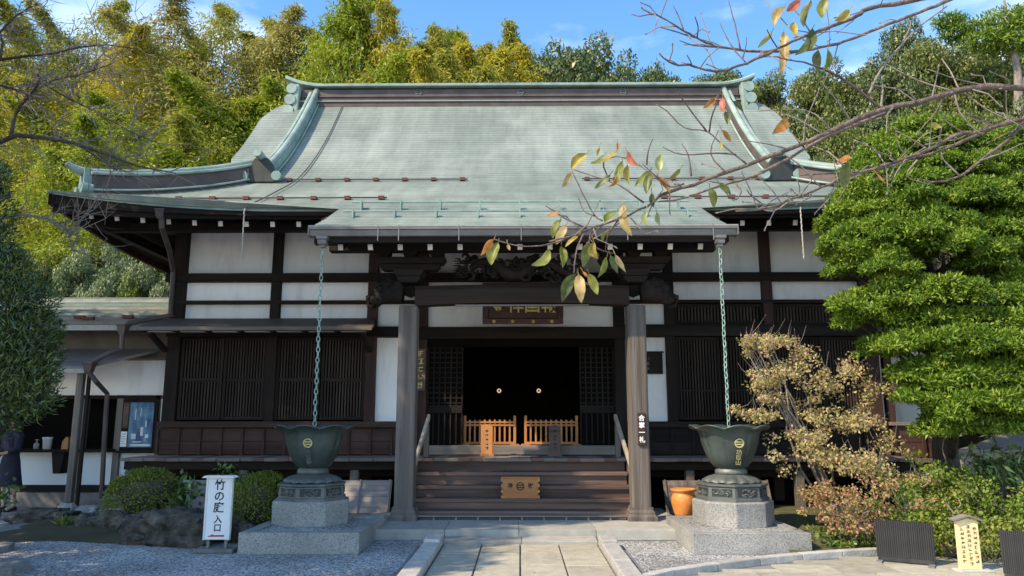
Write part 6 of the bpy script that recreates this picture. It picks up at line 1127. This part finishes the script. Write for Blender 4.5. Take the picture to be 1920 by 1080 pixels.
for i, t in enumerate(TW):
    d = 2.95 + 0.10 * math.sin(i * 2.1) if t[0][0] < 1400 else 3.2 + 0.1 * math.sin(i); branch(t, 4.2 if len(t) > 2 else 3.4, 2.0, d, d + 0.12 * math.cos(i * 1.3), 'twig_bark' if t[0][0] < 1460 else 'grey_twig', n=6)
b = MB()          # finer twigs and buds all along the outer branches
for Q, k in ((A, 26), (B1, 14), (B2, 20), (C, 40)):
    for _ in range(k):
        i = g.integers(6, len(Q) - 2); p = Q[i]; d = (Q[i + 1] - Q[i]).normalized(); dv = (d * g.uniform(0.2, 1.0) + Vector(g.normal(size=3)) * 0.7 + Vector((0, 0, 0.3))).normalized(); ln = g.uniform(0.05, 0.22)
        m1 = p + dv * ln * 0.5 + Vector(g.normal(size=3)) * 0.01; e_ = p + dv * ln + Vector(g.normal(size=3)) * 0.02; b.tube([p, m1, e_], [0.0032, 0.0026, 0.002], 5); b.tube([e_, e_ + dv * 0.012], [0.0045, 0.0015], 5)
b.build('twigs', 'grey_twig', cherry, fix=False, kind='stuff')
G_, D_, Y_, T_, O_, R_, P_ = 'cherry_green', 'cherry_dark', 'cherry_yellow', 'cherry_tan', 'cherry_orange', 'cherry_red', 'cherry_pale'
LV = [(1051,411,1033,447,G_),(1062,422,1042,460,T_),(1084,442,1058,462,Y_),(1031,469,995,504,G_),(1053,460,1058,502,G_),(1104,453,1089,504,G_),(1113,453,1122,487,Y_),(1138,435,1129,455,G_),(1080,513,1053,569,D_),(1084,513,1089,569,T_),(1093,509,1107,524,O_),(1104,513,1122,555,G_),(1138,482,1124,524,G_),(1144,478,1158,515,D_),(1153,476,1175,513,T_),(1049,398,1024,407,O_),(1155,398,1133,422,G_),(1167,382,1178,444,T_),(1213,396,1213,424,P_),(1231,398,1235,424,P_),(1222,362,1225,391,D_),(926,449,904,482,O_),(934,456,921,502,G_),(952,458,956,471,T_),
 (1071,322,1053,353,T_),(1100,289,1071,320,Y_),(1124,276,1118,293,Y_),(1131,293,1107,311,G_),(1156,284,1131,304,Y_),(1176,284,1196,313,R_),(1167,304,1162,347,G_),(1176,309,1178,347,Y_),(1144,327,1113,353,D_),(1158,331,1142,353,O_),(1218,320,1189,347,G_),(1220,324,1211,364,D_),(1238,291,1236,327,P_),(1233,331,1256,367,O_),(1276,316,1256,333,G_),(1331,353,1338,391,D_),(1349,344,1373,364,D_),(1158,268,1157,280,O_),
 (1471,11,1449,47,T_),(1500,2,1471,24,R_),(1520,0,1502,49,D_),(1447,60,1422,93,D_),(1469,58,1464,142,T_),(1489,42,1493,71,Y_),(1524,53,1489,107,D_),(1550,-4,1540,40,G_),(1593,18,1564,40,Y_),(1553,90,1545,137,G_),(1533,95,1527,140,D_),(1342,184,1320,202,O_),(1355,184,1358,213,R_),(1360,209,1364,235,D_),(1373,189,1395,213,D_),(1353,244,1369,271,O_),(1351,267,1349,282,Y_),(1478,222,1450,249,O_),(1592,291,1567,311,O_),(1642,324,1661,347,O_),(1589,305,1578,358,D_),(1744,236,1764,240,Y_),(1680,470,1680,470,Y_)][:-1]
for i, (x0, y0, x1, y1, m) in enumerate(LV):
    d = 2.93 + 0.09 * math.sin(i * 1.7) if x0 < 1400 else 3.1 + 0.1 * math.sin(i * 1.7); a, c = at(x0, y0, d), at(x1, y1, d + 0.02 * math.cos(i)); ax = c - a; ln = ax.length * 0.96; ax.normalize()
    nrm = Vector((g.normal() * 0.6, -1.0, g.normal() * 0.45 + 0.2)); nrm = (nrm - ax * nrm.dot(ax)).normalized(); sd = ax.cross(nrm); w = min(ln * g.uniform(0.34, 0.52), 0.048); cup = g.uniform(0.1, 0.7); curl = g.uniform(-0.5, 0.6); bend = g.normal() * 0.10; rows = []
    for s in range(9):
        t = s / 8; ww = w / 2 * (math.sin(math.pi * t ** 0.85) ** 0.75 if 0 < t < 1 else 0.02) * (1 + 0.05 * math.sin(s * 4)); cz = curl * ln * (t - 0.4) ** 2
        rows.append([a + ax * ln * t + sd * (ww * q + bend * ln * math.sin(math.pi * t)) + nrm * (cup * abs(q) * ww + cz + 0.02 * ln * math.sin(7 * t + 2 * q) * abs(q)) for q in (-1, -0.5, 0, 0.5, 1)])
    lf = MB().grid(rows).build('leaf', m, cherry, smooth=True, fix=False)
    MB().tube([a - ax * 0.016 + Vector((0, 0, 0.006)), a, a + ax * ln * 0.5 + nrm * (-0.0006 + curl * ln * 0.01), ], [0.0016, 0.0014, 0.0008], 5).build('stalk', m, lf, fix=False)
# bare tree at the upper left
lt = thing('bare_tree', 'bare twiggy tree reaching in from the left edge before the bamboo', 'tree', tuple(at(-330, 940, 9.0).xy) + (0,))
def lbranch(pts, w0, w1, d, m='dark_bark'):
    P = [at(x, y, d + 0.25 * math.sin(i * 1.1)) for i, (x, y) in enumerate(pts)]; MB().tube(P, [px_r(w0 + (w1 - w0) * i / (len(P) - 1), d) for i in range(len(P))], 7).build('branch', m, lt, smooth=True, fix=False); return P
b0 = at(-330, 940, 9.0); MB().tube([(b0.x, b0.y, 0), (b0.x + 0.1, b0.y, 2.2), tuple(at(-240, 500, 9.0)), tuple(at(-200, 250, 9.0)), tuple(at(-150, 60, 9.0))], [0.16, 0.14, 0.11, 0.08, 0.04], 10).build('trunk', 'dark_bark', lt, smooth=True)
LB = [lbranch([(-230, 340), (-100, 300), (0, 266), (30, 254), (80, 258), (140, 268), (200, 290), (260, 312), (330, 325)], 14, 2, 9.0), lbranch([(20, 256), (28, 215), (45, 190), (62, 172), (74, 150), (70, 138)], 8, 3, 9.0), lbranch([(-210, 220), (-80, 150), (0, 112), (40, 106), (100, 100), (150, 88), (200, 84), (260, 92)], 9, 2, 9.2), lbranch([(-100, 160), (0, 160), (30, 168), (55, 178)], 6, 3, 9.0), lbranch([(0, 112), (5, 80), (0, 60), (30, 30), (60, 10)], 6, 2, 9.2), lbranch([(-200, 480), (-60, 420), (40, 402), (90, 410), (130, 440), (135, 470)], 9, 3, 8.8, 'grey_twig'), lbranch([(140, 268), (190, 300), (220, 320)], 4, 2, 9.0), lbranch([(60, 172), (100, 150), (150, 140), (210, 120)], 5, 1.5, 9.1), lbranch([(70, 150), (120, 180), (180, 210), (250, 250), (300, 270)], 4, 1.5, 9.2)]
b = MB(); g = np.random.default_rng(101)
for Q in LB:
    for _ in range(26):
        i = g.integers(1, len(Q) - 1) ; t = g.uniform(); p = Q[i].lerp(Q[i + 1], t) if i + 1 < len(Q) else Q[i]; dv = Vector((g.uniform(0.1, 1.2), g.normal() * 0.5, g.normal() * 0.6 + 0.15)).normalized(); ln = g.uniform(0.2, 0.75); pts = [p]
        for k in range(4): pts.append(pts[-1] + (dv + Vector(g.normal(size=3)) * 0.25) * ln / 4)
        b.tube(pts, [0.008, 0.0065, 0.005, 0.004, 0.002], 4)
        for k in (2, 3):
            d2 = (dv + Vector(g.normal(size=3)) * 0.7).normalized(); b.tube([pts[k], pts[k] + d2 * ln * 0.25, pts[k] + d2 * ln * 0.45 + Vector((0, 0, 0.03))], [0.004, 0.003, 0.0015], 4)
b.build('twigs', 'grey_twig', lt, fix=False, kind='stuff')

# ================================================================ BAMBOO GROVE AND WOODED HILL
def bamboo_proto(seed, H=14.0, spread=1.0, leafn=124):
    g = np.random.default_rng(seed); lean = g.normal(size=2) * 0.9; tip_ = g.normal(size=2) * 0.9; curve = lambda h: np.array([lean[0] * (h / H) ** 2.2 + tip_[0] * (h / H) ** 7, lean[1] * (h / H) ** 2.2 + tip_[1] * (h / H) ** 7, h - 0.5 * (h / H) ** 9])
    culm = MB(); pts = [tuple(curve(h)) for h in np.linspace(0, H * 0.985, 18)]; culm.tube(pts, list(np.linspace(0.085, 0.010, 18)), 6)
    tw = MB(); Ps, Ds, Rn = [], [], []
    for k in range(78):
        h = H * (0.22 + 0.78 * (k / 77) ** 0.9); f = (h / H - 0.22) / 0.78; rmax = spread * (0.40 + 2.1 * math.sin(math.pi * min(1, 0.12 + f * 0.88)) ** 0.8) * (1.0 if f < 0.6 else 1.0 - 0.62 * (f - 0.6) / 0.4)
        for s in range(2):
            if f < 0.42 and g.uniform() < 0.5: continue
            a = g.uniform(0, 6.28); r = rmax * g.uniform(0.35, 1.0); c = curve(h); tip = c + np.array([math.cos(a) * r, math.sin(a) * r, 0.55 * r * g.uniform(0.0, 0.8) - 0.15 * r * r])
            if s == 0: tw.tube([tuple(c), tuple((c + tip) / 2 + np.array([0, 0, 0.12])), tuple(tip)], [0.010, 0.007, 0.004], 3)
            n = leafn // 2; t = g.uniform(0.35, 1.1, (n, 1)); base = c + (tip - c) * t + g.normal(size=(n, 3)) * np.array([0.20, 0.20, 0.13]) * (0.55 + 0.45 * rmax)
            Ps.append(base); Ds.append(np.tile((tip - c) / (r + 0.01) * 0.4, (n, 1)) + g.normal(size=(n, 3)) * 0.55 + np.array([0, 0, -0.55])); Rn.append(np.clip(g.normal(g.uniform(0.2, 0.8), 0.2, n), 0, 1))
    P, D, Rn = np.concatenate(Ps), np.concatenate(Ds), np.concatenate(Rn); n = len(P)
    return culm.mesh('culm', 'culm', True), tw.mesh('side_branches', 'culm', fix=False), leaf_mesh('bamboo_leaves', P, D, g.normal(size=(n, 3)) + np.array([0, -0.4, 0.5]), 0.25 * g.uniform(0.6, 1.3, n), 0.058 * g.uniform(0.7, 1.3, n), Rn)
PROT = [bamboo_proto(s, spread=sp) for s, sp in ((1, 1.0), (2, 1.15), (3, 0.85), (4, 1.25), (5, 1.0), (6, 0.9))]
TOPS = [  # px x of top, px y of top, depth, leaf tone
 (20, 40, 33, 'brown'), (85, 55, 31, 'olive'), (150, 5, 33, 'olive'), (195, -15, 34, 'olive'), (235, 55, 31, 'gold'), (275, 70, 29, 'gold'), (320, 75, 31, 'olive'), (345, 60, 30, 'brown'), (385, 0, 32, 'brown'), (430, -20, 33, 'olive'), (470, 5, 32, 'brown'), (510, -15, 33, 'olive'), (545, 20, 34, 'brown'), (575, -5, 32, 'lime'), (620, -30, 33, 'lime'), (665, -25, 31, 'green'), (705, 5, 33, 'green'), (745, 20, 32, 'olive'), (770, -20, 31, 'gold'), (805, -25, 32, 'gold'), (840, 35, 33, 'olive'), (868, 60, 32, 'olive'), (895, 85, 30, 'gold'), (925, 75, 31, 'gold'), (945, 38, 32, 'olive'), (975, 95, 31, 'gold'), (1000, 125, 30, 'gold'),
 (60, 150, 27, 'gold'), (120, 170, 26, 'green'), (175, 160, 27, 'olive'), (230, 175, 26, 'green'), (290, 180, 26.5, 'green'), (340, 165, 27, 'green'), (395, 140, 27, 'olive'), (445, 150, 26.5, 'green'), (500, 160, 27, 'green'), (555, 140, 28, 'green'), (610, 100, 28, 'green'), (655, 90, 28.5, 'green'), (700, 110, 28, 'olive'), (760, 95, 28, 'gold'), (815, 110, 28.5, 'olive'), (865, 125, 28, 'olive'), (915, 130, 28, 'gold'), (-30, 60, 30, 'olive'), (10, 190, 25, 'olive'),
 (40, 290, 22.5, 'lime'), (90, 275, 23, 'gold'), (150, 285, 22.5, 'green'), (215, 270, 23, 'green'), (280, 280, 23, 'olive'), (350, 265, 23.5, 'green'), (420, 240, 24.5, 'olive'), (30, 400, 20.5, 'green'), (105, 395, 21, 'lime'), (175, 390, 21, 'green')]
_t = ['olive', 'green', 'gold', 'olive', 'lime', 'brown', 'green', 'olive', 'gold']
for i, x in enumerate(range(-20, 1000, 42)):        # fuller grove: a second plant stands behind and between the tall ones
    near = sorted(TOPS[:27], key=lambda t: abs(t[0] - x))[:2]; TOPS.append((x + 6 * (i % 3), int(sum(t[1] for t in near) / 2) + 72 + 17 * (i % 3), 34.5 + (i % 2), _t[i % 9]))
TONE = {'gold': 'golden', 'olive': 'olive', 'brown': 'brownish', 'green': 'green', 'lime': 'bright lime green'}
rows = {0: [], 1: [], 2: []}
for t in TOPS: rows[0 if t[2] > 28.9 else 1 if t[2] > 24.9 else 2].append(t)
for r, rn in ((0, 'tall back row'), (1, 'middle row'), (2, 'low front row')):
    for i, (x, y, d, tone) in enumerate(sorted(rows[r])):
        p = at(x, y, d); z0 = terrain_z(p.x, d); H = max(3.0, p.z - z0); cu, twm, lv = PROT[(i * 5 + r) % 6]; sc = (0.9 + 0.25 * rs.random()) * (1.0 if H > 8 else 0.75)
        o = thing('bamboo', f'{TONE[tone]} bamboo, {ORD[i]} from the left in the {rn} of the grove', 'bamboo', (p.x, d, z0), 'bamboo grove on the hillside', rs.uniform(0, 6.28))
        M_ = (p.x, d, z0); rot = (0, 0, rs.uniform(0, 6.28)); S_ = (sc, sc, H / 14.0)
        put('culm', cu, None, o, M_, rot, S_); put('side_branches', twm, None, o, M_, rot, S_, kind='stuff'); put('foliage', lv, 'bamboo_' + tone, o, M_, rot, S_)
# broadleaf trees
def tree_proto(seed, rx=2.6, h=8.0, nclump=46, per=290, L_=0.19, W_=0.10, flat=0.72, low=0.3):
    g = np.random.default_rng(seed); cl = []; tb = MB(); tb.tube([(0, 0, 0), (0.1, 0, h * 0.3), (-0.1, 0.1, h * 0.6), (0, 0, h * 0.9)], [0.20, 0.16, 0.10, 0.03], 8); lb = MB()
    for k in range(nclump):
        d = sph(g, 1)[0]; d[2] = abs(d[2]) * 1.2 - 0.45; rad = g.uniform(0.35, 1.0) ** 0.6; c = np.array([d[0] * rx * rad, d[1] * rx * rad, h * (low + (1 - low) * 0.5) + d[2] * h * (1 - low) * 0.5 * rad * 1.25]); r = g.uniform(0.45, 0.95)
        cl.append((tuple(c), (r, r, r * flat), r * r * 2.2)); z0 = min(h * 0.8, max(h * 0.2, c[2] - 0.9)); lb.tube(wander(g, (0, 0, z0), tuple(c), 4, 0.25), [0.07, 0.055, 0.04, 0.025, 0.012], 5)
    P, D, N, Rn = clump_leaves(g, cl, per, shell=(0.5, 1.1), up=0.4, wild=0.8); n = len(P)
    return tb.mesh('trunk', 'dark_bark', True), lb.mesh('limbs', 'dark_bark', fix=False), leaf_mesh('tree_leaves', P, D, N, L_ * g.uniform(0.6, 1.3, n), W_ * g.uniform(0.7, 1.3, n), Rn)
OAK = [tree_proto(s) for s in (11, 12, 13, 14)]
def tree(name, label, x, y, d, wpx, m, k, group, H=None, cat='tree'):
    p = at(x, y, d); z0 = terrain_z(p.x, d); H = max(2.5, p.z - z0); tr, lb, lv = OAK[k % 4]; sx = (wpx / 2 * d / F) / 2.9
    o = thing(name, label, cat, (p.x, d, z0), group); rot = (0, 0, k * 1.7); S_ = (sx, sx, H / 8.15)
    put('trunk', tr, None, o, (p.x, d, z0), rot, S_); put('limbs', lb, None, o, (p.x, d, z0), rot, S_, kind='stuff'); put('crown', lv, m, o, (p.x, d, z0), rot, S_); return o
EV_ = [(1045, 78, 36, 270, 'oak'), (1105, 80, 38, 230, 'oak'), (1015, 110, 35, 200, 'oak'), (1190, 97, 39, 210, 'oak'), (1150, 128, 37, 170, 'oak'), (1235, 118, 39, 170, 'oak'), (1345, 132, 40, 200, 'oak'), (1295, 150, 40, 160, 'oak'),
       (1440, 140, 36, 150, 'hill'), (1510, 130, 34, 160, 'hill'), (1575, 110, 36, 170, 'hill'), (1650, 100, 34, 180, 'oak'), (1720, 70, 36, 190, 'hill'), (1800, 50, 38, 180, 'oak'), (1690, 40, 42, 150, 'oak'), (1850, 90, 34, 190, 'hill'), (1930, 60, 36, 200, 'oak'), (1480, 200, 29, 150, 'oak'), (1560, 205, 28, 170, 'hill'), (1640, 190, 29, 170, 'oak'), (1730, 190, 28, 180, 'hill'), (1820, 200, 28, 190, 'hill'), (1910, 190, 29, 190, 'oak'), (1540, 290, 24, 120, 'oak'), (1470, 270, 26, 90, 'oak'), (1620, 270, 24, 140, 'oak'), (1750, 250, 24, 160, 'oak'), (1860, 240, 24, 170, 'hill'), (1960, 250, 24, 170, 'oak')]
far = sorted([t for t in EV_ if t[0] < 1400]); hill = sorted([t for t in EV_ if t[0] >= 1400], key=lambda t: (t[2] < 33, t[2] < 26.5, t[0])); cnt = {}
for i, (x, y, d, w, m) in enumerate(far): tree('evergreen_tree', f'dark evergreen tree, {ORD[i]} from the left of those beyond the roof ridge', x, y, d, w, m + '_leaf', i, 'evergreens beyond the ridge')
for i, (x, y, d, w, m) in enumerate(hill):
    rn = 'highest' if d >= 33 else 'middle' if d >= 26.5 else 'lowest'; cnt[rn] = cnt.get(rn, -1) + 1
    tree('hill_tree', f'green broadleaf tree, {ORD[cnt[rn]]} from the left in the {rn} row on the right hillside', x, y, d, w, m + '_leaf', i + 2, 'trees on the right hillside')
# tall pine at the top right corner
g = np.random.default_rng(55); p = at(1885, 20, 31); z0 = terrain_z(p.x, 31); pn = thing('pine_tree', 'tall slender pine with pale trunk in the top right corner', 'tree', (p.x, 31, z0))
MB().tube([(p.x - 0.3, 31, z0), (p.x - 0.1, 31, z0 + 6), (p.x + 0.2, 31, p.z - 3), (p.x, 31, p.z + 0.5)], [0.28, 0.22, 0.16, 0.05], 9).build('trunk', 'bark', pn, smooth=True)
cl = [((q.x, q.y, q.z), (1.3 * s, 1.1 * s, 0.42 * s), 1.5 * s) for q, s in ((at(1880, 40, 31), 1.0), (at(1910, 60, 31), 1.1), (at(1850, 75, 31), 0.8), (at(1890, 85, 31), 0.9), (at(1940, 30, 31), 1.0), (at(1800, 60, 32), 0.7), (at(1780, 40, 32), 0.6))]
crown('crown', g, cl, 900, 0.22, 0.06, 'hinoki_leaf', pn, shell=(0.3, 1.05), up=0.6, wild=0.7)
for c, r, k in cl: MB().tube(wander(g, (p.x + 0.1, 31, c[2] - 0.7), c, 4, 0.15), [0.07, 0.06, 0.04, 0.03, 0.015], 6).build('limb', 'bark', pn)
# shrubs on the bank behind the reception roof
BK = [(150, 470, 19.5, 120, 'pale'), (215, 455, 20, 130, 'pale'), (270, 480, 19, 110, 'pale'), (185, 520, 18.5, 110, 'pale'), (310, 505, 19, 90, 'pale'), (125, 440, 21, 110, 'hill'), (240, 515, 18.6, 90, 'shrub'), (60, 470, 20, 140, 'hill'), (330, 400, 23, 130, 'oak')]
for i, (x, y, d, w, m) in enumerate(sorted(BK)): tree('bank_shrub', f'leafy shrub, {ORD[i]} from the left on the bank behind the reception roof', x, y, d, w, m + '_leaf', i, 'shrubs on the bank behind the reception roof', cat='shrub')
# tall evergreens standing left of the viewer, outside the picture: their shade falls over the left of the court
for i, (x, y, h, rx, k) in enumerate(((-9.7, 5.4, 12.2, 1.75, 0), (-8.3, 4.4, 8.6, 1.35, 2), (-10.9, 8.0, 11.2, 2.3, 1), (-13.8, 9.0, 11.2, 2.8, 3), (-8.9, 6.8, 7.4, 1.5, 2))):
    tr, lb, lv = OAK[k]; o = thing('court_tree', f'tall evergreen outside the picture on the left, {ORD[i]} of the trees shading the court', 'tree', (x, y, 0), 'court trees shading the left'); S_ = (rx / 2.6, rx / 2.6, h / 8.15)
    put('trunk', tr, None, o, (x, y, 0), (0, 0, k), S_); put('limbs', lb, None, o, (x, y, 0), (0, 0, k), S_, kind='stuff'); put('crown', lv, 'oak_leaf', o, (x, y, 0), (0, 0, k), S_)
